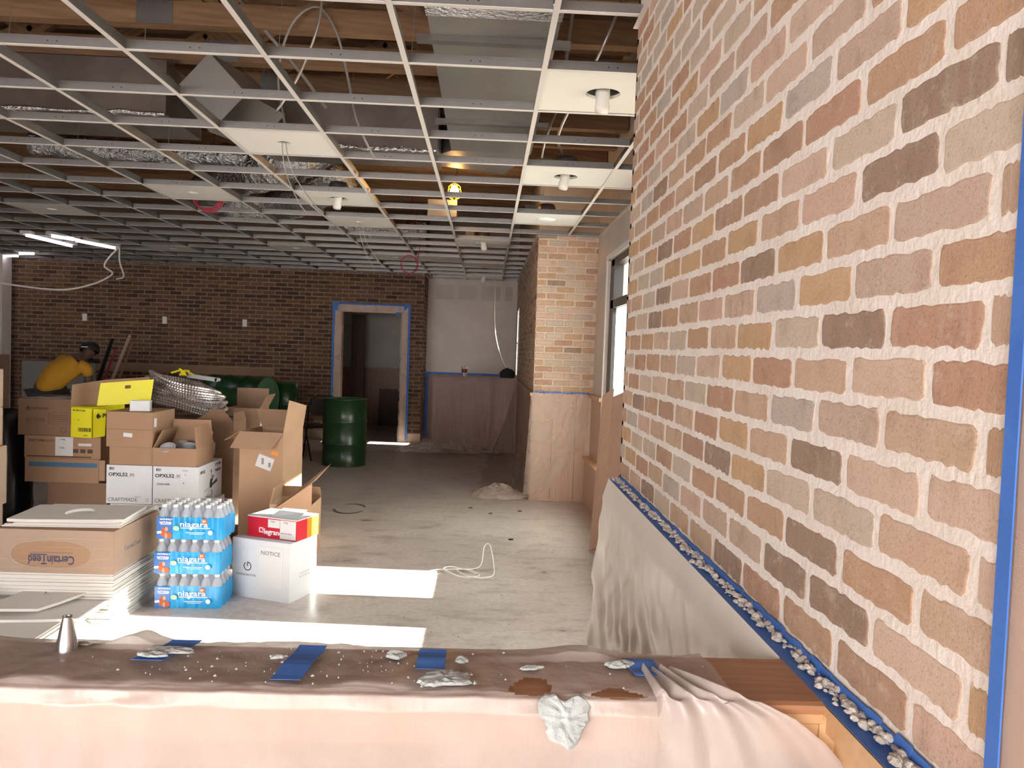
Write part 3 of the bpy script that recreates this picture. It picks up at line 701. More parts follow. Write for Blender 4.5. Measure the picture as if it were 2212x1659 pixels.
# ---------------------------------------------------------------- cartons
def carton(label, loc, w_, d_, h_, rz=0, mat='card', inner='cardin', top='closed', flaps=(), name='carton', group=None, tape=None, cat='box'):
    """front-left-bottom corner at loc; front faces local -Y"""
    t = thing(name, label, cat, loc, rz, group); th = .004; m = MB()
    if top == 'closed':
        m.box(0, w_, 0, d_, 0, h_)
        m.build('box_body', mat, t)
        m = MB(); g = .0015
        m.box(-.0003, w_ + .0003, d_ / 2 - .001, d_ / 2 + .001, h_ - .0005, h_ + .0006); m.build('flap_seam', 'inkbrown' if mat != 'whitebox' else 'inkgray', t)
    else:
        for a in ((0, w_, 0, th, 0, h_), (0, w_, d_ - th, d_, 0, h_), (0, th, th, d_ - th, 0, h_), (w_ - th, w_, th, d_ - th, 0, h_), (th, w_ - th, th, d_ - th, 0, th)): m.box(*a)
        m.build('box_body', mat, t)
        for (side, L, ang, cut) in flaps:     # ang: 0 up, 90 outward, 180 down
            f = MB(); ww_ = w_ if side in 'fb' else d_
            f.v = [(0, 0, 0), (ww_, 0, 0), (ww_ - cut[1], 0, L), (cut[0], 0, L * (1 + (cut[2] if len(cut) > 2 else 0))), (0, th, 0), (ww_, th, 0), (ww_ - cut[1], th, L), (cut[0], th, L * (1 + (cut[2] if len(cut) > 2 else 0)))]
            f.f = [(0, 1, 2, 3), (7, 6, 5, 4), (0, 4, 5, 1), (1, 5, 6, 2), (2, 6, 7, 3), (3, 7, 4, 0)]; f.mi = [0] * 6
            o = f.build('flap', mat, t); a = math.radians(ang)
            R0 = Matrix.Rotation(a, 4, 'X')
            base = {'f': Matrix.Translation((0, 0, h_)), 'b': Matrix.Translation((w_, d_, h_)) @ Matrix.Rotation(PI, 4, 'Z'), 'l': Matrix.Translation((0, d_, h_)) @ Matrix.Rotation(-PI / 2, 4, 'Z'), 'r': Matrix.Translation((w_, 0, h_)) @ Matrix.Rotation(PI / 2, 4, 'Z')}[side]
            o.matrix_local = base @ R0
    if tape: m = MB(); m.box(-.0006, w_ + .0006, d_ / 2 - .025, d_ / 2 + .025, h_ - .05, h_ + .0008); tag(m.build('packing_tape', tape, t), kind=None)
    return t
def label_rect(t, x0, x1, z0, z1, mat='paper', y=-.0012, rot=0, name='paper_label', face='f', w_=0):
    m = MB(); cx_, cz_ = (x0 + x1) / 2, (z0 + z1) / 2
    m.box((x0 - cx_), (x1 - cx_), -.0004, .0004, z0 - cz_, z1 - cz_)
    if face == 'f': return m.build(name, mat, t, loc=(cx_, y, cz_), rot=(0, rot, 0))
    return m.build(name, mat, t, loc=(w_ - y, cx_, cz_), rot=(rot if 0 else 0, 0, PI / 2))

# fan cartons
def barcode(t, x, z, w_, h_, y=-.0014, mat='ink'):
    m = MB(); xx = x; rnd = random.Random(int(x * 1e4))
    while xx < x + w_: d = rnd.choice((.0015, .003, .002)); m.box(xx, xx + d, y, y + .001, z, z + h_); xx += d + rnd.choice((.0015, .003))
    m.build('barcode', mat, t)
def fan_print(t, w_, x0=.02, rot=0):
    """ceiling fan picture on the right face"""
    m = MB(); m.tube([(0, 0, .20), (0, 0, .13)], .004, 6); m.tube([(0, 0, .215), (0, 0, .195)], [.004, .014], 8); m.tube([(0, 0, .14), (0, 0, .09), (0, 0, .07)], [.018, .032, .02], 10)
    T1 = Matrix.Translation((0, 0, .1))
    def blade(a, L, wd):
        d = Vector((math.cos(a), 0, math.sin(a))); n = Vector((-d.z, 0, d.x)) * wd; c = Vector((0, 0, .085)); m.quad([c + d * .03 - n * .6, c + d * L - n, c + d * L + n, c + d * .03 + n * .6])
    blade(.2, .14, .014); blade(1.05, .09, .013); blade(-1.2, .07, .008); blade(3.3, .15, .002); blade(3.8, .12, .002)
    m.v = [(x, y * .02, z) for x, y, z in m.v]
    o = m.build('fan_picture', 'ink', t, loc=(w_ + .0012, .27, .02), rot=(0, 0, PI / 2)); return o
fw, fh, fd = .335, .288, .52
def fancarton(label, loc, right=False):
    t = carton(label, loc, fw, fd, fh, mat='whitebox', name='fan_carton', group='white fan cartons')
    barcode(t, .022, fh - .036, .036, .02); txt(t, 'OPXL52', (.014, -.001, fh - .082), .036, mat='ink', bold=.0009, sx=1.12); txt(t, 'BR', (.172, -.001, fh - .08), .03, mat='inkgray')
    m = MB(); m.box(.155, .21, -.0012, -.0004, fh - .086, fh - .085); m.build('rule_line', 'inkgray', t)
    txt(t, 'CRAFTMADE', (.012, -.001, .017), .040, mat='inkgray', sx=.95); txt(t, 'Made To', (.21, -.001, .05), .012, mat='inkgray')
    m = MB(); m.lathe([(.011, 0), (.009, 0)], seg=14, T=Matrix.Rotation(PI / 2, 4, 'X')); m.build('mark', 'inkgray', t, loc=(.3, -.001, .03))
    return t
f1 = fancarton('white fan carton printed OPXL52, left of the middle pair under the brown boxes', (-2.80, 5.95, .346))
f2 = fancarton('white fan carton with a TYPE F1 sheet and a ceiling fan picture on its side', (-2.457, 5.95, .346))
label_rect(f2, .2, .30, .12, fh - .01, 'whitebox'); txt(f2, 'TYPE', (.215, -.002, fh - .035), .018, mat='inkgray'); txt(f2, 'F1', (.232, -.002, fh - .066), .018, mat='inkgray'); txt(f2, 'E5443-NBR', (.03, -.002, fh - .14), .02, mat='ink')
label_rect(f2, .222, .23, fh - .125, fh - .117, 'inkgray', y=-.0022); fan_print(f2, fw)
txt(f2, 'OPXL52', (fw + .001, .03, fh - .06), .03, rot=(PI / 2, 0, PI / 2), bold=.0006); txt(f2, 'CRAFTMADE', (fw + .001, .05, .01), .045, rot=(PI / 2, 0, PI / 2), mat='inkgray')
txt(f2, '52" SUPER', (fw + .001, .36, fh - .04), .03, rot=(PI / 2, 0, PI / 2), bold=.0006); txt(f2, 'Profile Fan', (fw + .001, .36, fh - .085), .03, rot=(PI / 2, 0, PI / 2), bold=.0006)
f3 = fancarton('white fan carton on the floor under the left printed fan carton', (-2.77, 5.95, .054)); f4 = fancarton('white fan carton on the floor behind the water bottle packs', (-2.43, 5.95, .054))
o = fan_print(f3, fw); o.location = (.26, -.0012, .06); o.rotation_euler = (0, 0, 0)
bx('pallet_board', 'truss', None, -2.85, -2.0, 5.95, 6.7, 0, .05); tag(bpy.data.objects['pallet_board'], 'plywood board on the floor under the fan cartons', 'board')
# brown cartons on the fan cartons
c = carton('low brown carton directly on the left fan carton, under a taller brown carton', (-2.785, 5.96, .637), .33, .40, .132, mat='card')
c = carton('tall plain brown carton with small white label and white tray on top', (-2.805, 5.95, .771), .335, .42, .262, mat='card')
label_rect(c, .125, .19, .075, .105, rot=.08); label_rect(c, .03, .075, .15, .215, face='r', w_=.335); m = MB()
m.box(-.0008, .336, -.0008, .0, .13, .132); m.build('lid_edge', 'inkbrown', c)
tr = thing('plastic_tray', 'small milky plastic tray lying on the tall plain brown carton', 'tray', (-2.66, 6.0, 1.034), .25)
m = MB()
for a in ((0, .14, 0, .003, 0, .075), (0, .14, .087, .09, 0, .075), (0, .003, 0, .09, 0, .075), (.137, .14, 0, .09, 0, .075), (0, .14, 0, .09, 0, .003)): m.box(*a)
m.build('tray_body', simple('milky_plastic', 'C2C5C8', .3), tr); m = MB(); m.tube([(0, 0, .075), (.14, 0, .075), (.14, .09, .075), (0, .09, .075), (0, 0, .075)], .003, 5); m.build('rim', 'white', tr)
c = carton('open brown carton full of grey fittings on the fan picture carton', (-2.462, 5.95, .637), .32, .36, .135, mat='card', top='open', flaps=(('b', .19, -8, (.01, .02)), ('l', .14, -22, (.0, .04)), ('r', .16, -12, (.05, .03))))
for k, (x, y, r, lb) in enumerate(((.09, .1, .055, 'grey round light fitting at the left in the open carton'), (.22, .12, .062, 'grey wrapped round fitting at the right in the open carton'), (.13, .27, .05, 'grey round fitting at the back of the open carton'))):
    t = thing('light_fitting', lb, 'fitting', (-2.462 + x, 5.95 + y, .645)); m = MB(); T = Matrix.Rotation(.5 * (-1) ** k, 4, 'X')
    m.lathe([(.001, 0), (r * .7, 0), (r, .05), (r, .1), (r * .9, .115)], seg=20, T=T, c=(0, 0, .03)); m.build('cup', 'graypvc', t, True)
    m = MB(); m.lathe([(r, .1), (r * 1.1, .112), (r * .95, .12), (r * .8, .1), (.001, .08)], seg=20, T=T, c=(0, 0, .03)); m.build('rim', 'papergray', t, True)
# crumpled bag on the fan carton
m = MB(); seg = 18
prof = [(.001, 0), (.06, .0), (.085, .04), (.075, .09), (.05, .12), (.04, .145), (.055, .165), (.03, .185), (.001, .19)]
m.lathe(prof, seg=seg); m.v = [tuple(Vector((x * (1 + .25 * noise.noise(Vector((x * 30, y * 30, z * 30)))), y * (1 + .3 * noise.noise(Vector((x * 25 + 7, y * 25, z * 25)))), z))) for x, y, z in m.v]
o = m.build('plastic_bag', film('clear_bag', 'E0E2E6', .45, .15, 20, .2, 1), smooth=False); o.location = (-2.2, 6.38, .636); o.scale = (.6, .6, 1.3); tag(o, 'crumpled clear plastic bag standing on the fan picture carton', 'bag')

# left column of cartons
c = carton('white paper labelled brown carton on the floor at the bottom of the left column', (-3.38, 6.25, .0), .47, .40, .27, mat='card3'); label_rect(c, .02, .1, .2, .26)
c = carton('plain dull brown carton, second from the floor in the left column', (-3.375, 6.22, .272), .46, .42, .172, mat='card3')
c = carton('brown carton with a wide faded blue stripe in the left column', (-3.54, 6.2, .446), .565, .45, .185, mat='card'); label_rect(c, .03, .55, .12, .155, 'navy', name='printed_stripe')
m = MB(); m.box(.563, .61, .0, .44, .02, .18); m.build('open_end', 'card2', c)
c = carton('shallow brown carton with two white TYPE sheets in the left column', (-3.545, 6.2, .633), .58, .45, .172, mat='card')
label_rect(c, .235, .37, .02, .165); txt(c, 'TYPE:', (.27, -.002, .14), .018, mat='ink'); txt(c, 'TYPE:', (.265, -.002, .075), .018, mat='ink'); txt(c, 'L', (.3, -.002, .11), .012, mat='inkgray'); txt(c, 'ENCORA', (.03, -.001, .125), .03, mat='inkbrown', bold=.0005)
txt(c, 'INVERTER', (.13, -.001, .127), .022, mat='inkbrown'); label_rect(c, .41, .51, .1, .12); label_rect(c, .02, .51, .008, .018, 'inkbrown', name='printed_bar')
for k in range(3): label_rect(c, .37 + k * .055, .41 + k * .055, .045, .075, 'inkbrown', name='printed_square')
c = carton('big brown carton with printed mountain mark on top of the left column', (-3.595, 6.2, .808), .425, .50, .283, mat='card3')
txt(c, 'RCHIPELAGO', (.085, -.001, .2), .024, mat='inkbrown', bold=.0006); m = MB(); m.quad([(.055, -.001, .2), (.085, -.001, .2), (.08, -.001, .23)]); m.quad([(.055, -.001, .195), (.1, -.001, .195), (.1, -.001, .192), (.055, -.001, .192)]); m.build('printed_mark', 'inkbrown', c)
m = MB()
for (x0, x1, z0, z1) in ((.06, .105, .09, .135), (.12, .2, .105, .122), (.12, .2, .125, .128)):
    for q in ((x0, x1, z0, z0 + .002), (x0, x1, z1 - .002, z1), (x0, x0 + .002, z0, z1), (x1 - .002, x1, z0, z1)): m.box(q[0], q[1], -.0012, -.0002, q[2], q[3])
for q in ((.075, .078, .1, .125), (.088, .091, .1, .125), (.235, .4, .09, .092), (.235, .4, .175, .177), (.235, .237, .09, .177), (.398, .4, .09, .177)): m.box(q[0], q[1], -.0012, -.0002, q[2], q[3])
for z in (.11, .125, .14, .155): m.box(.25, .38, -.0012, -.0002, z, z + .003)
m.lathe([(.022, 0), (.019, 0)], seg=20, c=(.345, -.001, .045), T=Matrix.Rotation(PI / 2, 4, 'X')); m.build('printed_mark', 'inkbrown', c)
for k, (x, lb) in enumerate(((.03, 'small square sheet'), (.12, 'wide grey leaflet'), (.24, 'right grey leaflet'))):
    m = MB(); m.box(0, .06 + .04 * (k > 0), 0, .15 + .10 * (k > 0), 0, .002); o = m.build('leaflet', 'paper', None, loc=(-3.595 + x, 6.24, 1.092), rot=(0, 0, -.15)); tag(o, lb + ' lying on top of the big brown carton', 'leaflet')
# yellow carton
c = carton('bright yellow open carton with black print beside the big brown carton', (-3.163, 6.14, .808), .165, .45, .235, mat='yellow', top='open', name='yellow_carton', rz=-.1,
           flaps=(('l', .0, 0, (0, 0)),))
for ch in [ch for ch in c.children if ch.name.startswith('flap')]: bpy.data.objects.remove(ch)
bx('box_top', 'yellow', c, .0, .17, .0, .44, .225, .236)
txt(c, 'PENTAIR', (.035, -.001, .2), .02, mat='ink', bold=.0004); m = MB()
m.quad([(.022, -.001, .2), (.03, -.001, .208), (.022, -.001, .216), (.014, -.001, .208)]); m.build('diamond_mark', 'ink', c); barcode(c, .06, .045, .1, .03); txt(c, '98500', (.1, -.001, .012), .014); txt(c, 'GFI', (.05, -.001, .13), .012, mat='inkgray')
m = MB(); m.quad([(.175, .002, .0), (.235, .06, .01), (.235, .07, .215), (.175, .002, .22)])
m.build('side_panel', 'yellow', c); m = MB(); m.quad([(.19, .016, .165), (.2, .024, .19), (.215, .038, .165), (.2, .024, .145)]); m.build('side_mark', 'ink', c, loc=(.0, -.002, 0))
o = txt(c, 'PENTAIR', (.222, .045, .155), .045, rot=(PI / 2, 0, .8), bold=.0008)
# big yellow flap with hand hole, tilted back
m = MB(); W0 = [(.18, .04, .245), (.20, .05, .42), (.57, .15, .46), (.545, .15, .275)]
hc, hw, hh = (.385, .10, .405), .024, .013
def bil(u, v): 
    a = Vector(W0[0]).lerp(Vector(W0[3]), u); b = Vector(W0[1]).lerp(Vector(W0[2]), u); return a.lerp(b, v)
us = [0, .47, .58, 1]; vsq = [0, .68, .82, 1]
for a in range(3):
    for b in range(3):
        if a == 1 and b == 1: continue
        q = [bil(us[a], vsq[b]), bil(us[a + 1], vsq[b]), bil(us[a + 1], vsq[b + 1]), bil(us[a], vsq[b + 1])]; m.quad(q); m.quad([p + Vector((-.001, .004, 0)) for p in q][::-1])
m.build('flap', 'yellow', c)
m = MB(); q = [(-.005, .43, .236), (.0, .44, .425), (.36, .47, .46), (.34, .47, .3)]; m.quad(q); m.quad([(x, y + .004, z) for x, y, z in q][::-1])
m.quad([(-.005, .0, .236), (-.008, .02, .4), (.0, .44, .425), (-.005, .43, .236)]); m.build('flap', 'card', c)

# tall open carton and the open carton with a sunlit flap
tb = carton('tall open brown carton with torn flaps and a tilted shipping label', (-1.905, 6.22, 0), .35, .43, .885, rz=-.12, mat='card2', top='open', flaps=(('f', .16, 138, (-.03, .06)), ('b', .2, -38, (.0, .0)), ('r', .19, 6, (.04, -.02, .35)), ('l', .16, 120, (.03, .03))))
label_rect(tb, .14, .27, .6, .70, rot=.32); barcode(tb, .18, .635, .02, .05, y=-.002); barcode(tb, .235, .615, .02, .035, y=-.002); label_rect(tb, .26, .31, .71, .735, 'orange', rot=.2, name='orange_sticker')
fb = carton('open brown carton whose raised flap catches the sun beside the bare floor', (-1.53, 5.72, 0), .30, .34, .42, rz=0, mat='card2', top='open', flaps=(('l', .12, -10, (0, .02)), ('b', .1, -30, (0, .0))))
m = MB(); q = [(-.02, -.01, .38), (.36, -.005, .12), (.36, -.005, .62), (.46, -.01, .74)]
q = [(.302, -.004, .0), (.302, -.004, .58), (.04, -.01, .39), (.08, -.008, .3)]
m.quad(q); m.quad([(x, y + .004, z) for x, y, z in q][::-1]); m.build('torn_front', 'card2', fb)
m = MB(); q = [(.05, -.012, .40), (.31, -.02, .60), (.42, .08, .72), (.30, .14, .58)]
m.quad(q); m.quad([(x, y + .003, z - .002) for x, y, z in q][::-1]); m.build('flap', 'card2', fb)
txt(fb, 'UP', (.01, -.001, .34), .04, mat='inkblue')
# cartons behind: conduit coil on a carton, open carton of spools
carton('brown carton behind the fan cartons carrying the boxed parts', (-2.46, 6.75, 0), .34, .34, .9, mat='card3', top='open', flaps=(('f', .11, -8, (.16, .1)), ('r', .08, -6, (.02, .05))))
c = carton('open brown carton with upright back flap and small white stickers', (-2.36, 7.3, .0), .30, .3, .98, mat='card3', top='open', flaps=(('b', .17, -4, (0, 0)), ('r', .14, 28, (.0, .02))))
label_rect(c, .02, .07, .86, .95, face='r', w_=.3); label_rect(c, .02, .07, .76, .84, face='r', w_=.3)
for k, (x, y, z) in enumerate(((-2.28, 6.86, .86), (-2.19, 6.92, .88), (-2.38, 6.9, .87))):
    m = MB(); m.box(-.035, .035, -.03, .03, 0, .06); m.box(-.03, .03, -.033, -.03, .01, .05, 1)
    o = m.build('metal_box', ['steel', 'white']); o.location = (x, y, z); o.rotation_euler = (.1 * k, .2, .3 * k); tag(o, ('small steel junction box at the front of the open parts carton', 'small steel junction box at the right of the open parts carton', 'small steel junction box at the left of the open parts carton')[k], 'box')
carton('dull brown carton under the coiled steel conduit', (-3.02, 6.9, 0), .54, .5, .90, mat='card3')
cl = thing('conduit_coil', 'coil of ribbed flexible steel conduit piled on a carton', 'conduit', (-2.67, 7.12, .93), 0)
for k in range(11):
    m = MB(); r = .30 + .016 * (k % 3); n_ = 170; ph = k * .35; pts = []
    for a in range(n_ + 1):
        t = 2 * PI * a / n_ + .6
        rr = r * (1 + .08 * math.sin(2 * t + ph)); x = rr * math.cos(t); y = rr * .62 * math.sin(t)
        z = .012 + .020 * k + .015 * math.sin(t + ph) - .25 * x + .012 * math.sin(3 * t + ph)
        pts.append((x, y, z + .06))
    m.tube(pts, .0175, 7, ridged=.25, caps=False); m.build('conduit_loop', 'conduit', cl)
m = MB()
for k in range(7): a = k * .9; m.tube(smoothpath([(-.02 + .01 * k, 0, .0), (.02 * math.cos(a), .02, .04), (.1 * math.cos(a), 0, .01 + .05 * math.sin(a) ** 2)]), .008, 5)
o = m.build('yellow_rope', simple('yellow_rope', 'D8C81C', .6)); o.location = (-2.68, 7.05, 1.27); tag(o, 'knotted yellow rope on top of the conduit coil', 'rope')
m = MB(); m.box(-.12, .14, -.03, .03, 0, .035); m.tube([(.14, -.03, .018), (.14, .03, .018)], .018, 8); o = m.build('gray_bracket', 'papergray'); o.location = (-2.55, 7.18, 1.235); o.rotation_euler = (0, .12, 0); tag(o, 'pale grey metal bracket lying on the conduit coil', 'bracket')
# left edge stack
zz = 0
for k, (x1, h_, lb) in enumerate(((-2.96, .42, 'pale wrapped carton on the floor at the left edge of the photo'), (-2.935, .40, 'pale wrapped carton, second up at the left edge'), (-2.965, .26, 'pale wrapped carton, third up at the left edge'), (-2.965, .262, 'pale wrapped carton topping the stack at the left edge'))):
    c = carton(lb, (x1 - .83, 5.0, zz), .5, .5, h_ - .002, mat='card2'); m = MB(); m.box(-.003, .503, -.003, .503, .004, h_ - .006); m.build('stretch_wrap', 'wrap', c); zz += h_
# black sack
m = MB(); m.lathe([(.001, 0), (.16, 0), (.2, .2), (.19, .5), (.15, .8), (.1, .95), (.001, 1.0)], seg=20); m.v = [tuple(Vector(v) + noise.noise_vector(Vector(v) * 9) * .04 * (v[2] > .02)) for v in m.v]
o = m.build('black_sack', simple('black_polythene', '17171A', .28), smooth=True); o.location = (-3.85, 6.5, 0); tag(o, 'glossy black sack between the left edge cartons and the brown column', 'bag')

# ceiling tile carton on tile stack
cc = carton('wrapped brown carton with upside-down print lying on white ceiling tiles', (-2.64, 4.35, .284), .64, .58, .238, mat='card', name='tile_carton')
o = txt(cc, 'CertainTeed', (.43, -.002, .095), .068, rot=(PI / 2, PI, 0), mat='inkblue', bold=.0012, sx=.72)
m = MB(); m.box(.19, .42, -.002, -.001, .112, .113); m.box(.19, .28, -.002, -.001, .098, .104); m.build('printed_line', 'inkblue', cc)
txt(cc, 'CertainTeed', (.642, .12, .10), .04, rot=(PI / 2, 0, PI / 2), mat='inkblue')
N = 40; m = MB(); ov = [(.305 + .215 * math.copysign(abs(math.cos(t)) ** .75, math.cos(t)), .105 + .075 * math.copysign(abs(math.sin(t)) ** .8, math.sin(t))) for t in [2 * PI * k / N for k in range(N)]]
for k in range(N):
    j = (k + 1) % N
    def out(p):
        dx, dz = p[0] - .305, p[1] - .105; s = min((.335 if dx > 0 else .305) / max(abs(dx), 1e-6), (.133 if dz > 0 else .105) / max(abs(dz), 1e-6)); return (.305 + dx * s, .105 + dz * s)
    a, b = out(ov[k]), out(ov[j]); m.quad([(a[0], -.004, a[1]), (b[0], -.004, b[1]), (ov[j][0], -.006, ov[j][1]), (ov[k][0], -.006, ov[k][1])])
m.quad([(.643, -.004, 0), (.645, .585, 0), (.645, .585, .238), (.643, -.004, .238)])
for q in range(4): m.tube([(.0, -.005, .03 + .05 * q), (.3, -.006, .02 + .055 * q + random.uniform(-.02, .02)), (.64, -.005, .04 + .05 * q)], .0012, 4)
rim = [(p[0], -.007, p[1]) for p in ov]; m.tube(rim + [rim[0]], [random.uniform(.0008, .0035) for _ in rim] + [.002], 5)
m.build('stretch_wrap', 'wrap', cc)
# tiles under it: each a slab
def slab(lb, loc, w_, d_, h_, rz=0, group='white ceiling tiles in the low stack', rough=0):
    m = MB(); m.box(0, w_, 0, d_, 0, h_, 0); m.box(-.008, w_ + .008, -.008, d_ + .008, 0, h_ * .5, 0)
    o = m.build('ceiling_panel', ['tile', 'tile_edge']); o.location = loc; o.rotation_euler = (0, 0, rz); return tag(o, lb, 'tile', group)
z = 0
for k in range(14):
    slab('white ceiling tile in the low stack under the wrapped carton', (-2.63 + random.uniform(-.006, .01), 4.36 + random.uniform(-.01, .02), z), .62, .62, .0195, random.uniform(-.015, .015)); z += .020
# tiles on top
o = slab('white ceiling tile lying flat right on the wrapped carton', (-2.62, 4.40, .524), .61, .56, .014, .05, None)
def holed(lb, loc, rz, hr=.055):
    a, b = .31, .16; m = MB(); N = 28; oo = []; hh_ = []
    for k in range(N):
        t = 2 * PI * k / N; c_, s_ = math.cos(t), math.sin(t); q = min(a / max(abs(c_), 1e-6), b / max(abs(s_), 1e-6)); oo.append((c_ * q, s_ * q)); hh_.append((hr * c_, hr * s_))
    for z_ in (0, .016):
        for k in range(N):
            j = (k + 1) % N; q = [(*oo[k], z_), (*oo[j], z_), (*hh_[j], z_), (*hh_[k], z_)]; m.quad(q if z_ else q[::-1])
    for k in range(N):
        j = (k + 1) % N; m.quad([(*oo[k], .016), (*oo[k], 0), (*oo[j], 0), (*oo[j], .016)]); m.quad([(*hh_[k], 0), (*hh_[k], .016), (*hh_[j], .016), (*hh_[j], 0)])
    o = m.build('ceiling_panel', 'tile'); o.location = loc; o.rotation_euler = (0, 0, rz); return tag(o, lb, 'tile')
o = slab('plain white ceiling tile directly under the tile with the round hole', (-2.56, 4.40, .5395), .55, .40, .014, .06, None)
holed('white ceiling tile with a round hole, topmost on the wrapped carton', (-2.31, 4.60, .555), .10, .075).scale = (.98, 1.3, 1)
# broken tiles in front
def broken(lb, loc, pts, rz, tilt=0):
    m = MB(); n_ = len(pts); m.v = [(x, y, 0) for x, y in pts] + [(x, y, .014) for x, y in pts]; m.f = [tuple(range(n_))[::-1], tuple(range(n_, 2 * n_))] + [(i, (i + 1) % n_, n_ + (i + 1) % n_, n_ + i) for i in range(n_)]; m.mi = [0] * (n_ + 2)
    o = m.build('broken_tile', 'tile'); o.location = loc; o.rotation_euler = (tilt, 0, rz); return tag(o, lb, 'tile')
broken('broken white tile piece with a square notch under the carton edge', (-2.56, 4.08, .16), [(0, 0), (.12, -.01), (.3, .0), (.36, .12), (.42, .28), (.24, .29), (.24, .24), (.2, .24), (.2, .29), (.08, .28), (.05, .14)], .03, .02)
broken('long broken white tile piece lying below the notched one', (-2.46, 4.02, .12), [(0, 0), (.2, .01), (.42, .03), (.46, .3), (.2, .32), (.02, .3), (.03, .15)], .05, .02)
for k in range(7): slab('pale tile strip in the flat pile at the lower left', (-2.95 + .01 * (k % 3), 3.75 + .01 * (k % 2), .017 * k), .82 - .03 * (k % 3), .60, .0165, 0, 'pale tile strips in the lower left pile')
m = MB()
for k in range(5): m.box(-.3, .1 + .06 * k, 0, .03, 0, .02, T=Matrix.Translation((-2.75, 4.1 + .05 * k, .125 + .02 * (k % 2))) @ Matrix.Rotation(-.3 + .12 * k, 4, 'Z'))
tag(m.build('grid_offcuts', 'papergray'), 'loose grey grid offcuts beside the broken tiles', 'scrap', kind='stuff')
bx('yellow_pack', 'yellow', None, -2.70, -2.60, 4.02, 4.1, .12, .22); tag(bpy.data.objects['yellow_pack'], 'small yellow pack at the left edge on the tile pile', 'pack')

# water packs
bm_ = MB(); bm_.lathe([(.001, 0), (.026, .0), (.031, .008), (.031, .045), (.028, .055), (.031, .065), (.031, .135), (.026, .155), (.014, .178), (.0115, .19)], seg=12); bot_me = bm_.mesh('bottle', 'bottle', True)
cm = MB(); cm.lathe([(.0145, .186), (.0145, .201), (.012, .203), (.001, .203)], seg=12); cap_me = cm.mesh('cap', 'white', True)
def scallop(inset, z0, z1, nz=4, top=True):
    """outline following the outer bottles, open top or closed"""
    pts = []; R = .0325
    def arc(cx_, cy_, a0, a1, n=5):
        for k in range(n + 1): a = a0 + (a1 - a0) * k / n; pts.append((cx_ + R * math.cos(a), cy_ + R * math.sin(a)))
    nx, ny, d = 6, 4, .064
    for i in range(nx): arc((i + .5) * d, .5 * d, -PI * .75 if i else -PI, -PI * .25 if i < nx - 1 else 0)
    for j in range(1, ny): arc((nx - .5) * d, (j + .5) * d, -PI * .25, PI * .25 if j < ny - 1 else PI / 2)
    for i in range(nx - 2, -1, -1): arc((i + .5) * d, (ny - .5) * d, PI * .75 - PI / 2 + 0, PI * .75 if i else PI)
    for j in range(ny - 2, 0, -1): arc(.5 * d, (j + .5) * d, PI * .75, PI * 1.25)
    m = MB(); n_ = len(pts); m.v = []
    for k in range(nz + 1):
        z = z0 + (z1 - z0) * k / nz; s = 1 + inset[k]
        cx_, cy_ = nx * d / 2, ny * d / 2
        # the film spans the gaps: soften the scallops
        m.v += [(cx_ + (x - cx_) * s, cy_ + (y - cy_) * s, z) for x, y in pts]
    for k in range(nz):
        for i in range(n_): j = (i + 1) % n_; m.f.append((k * n_ + i, k * n_ + j, (k + 1) * n_ + j, (k + 1) * n_ + i)); m.mi.append(0)
    return m
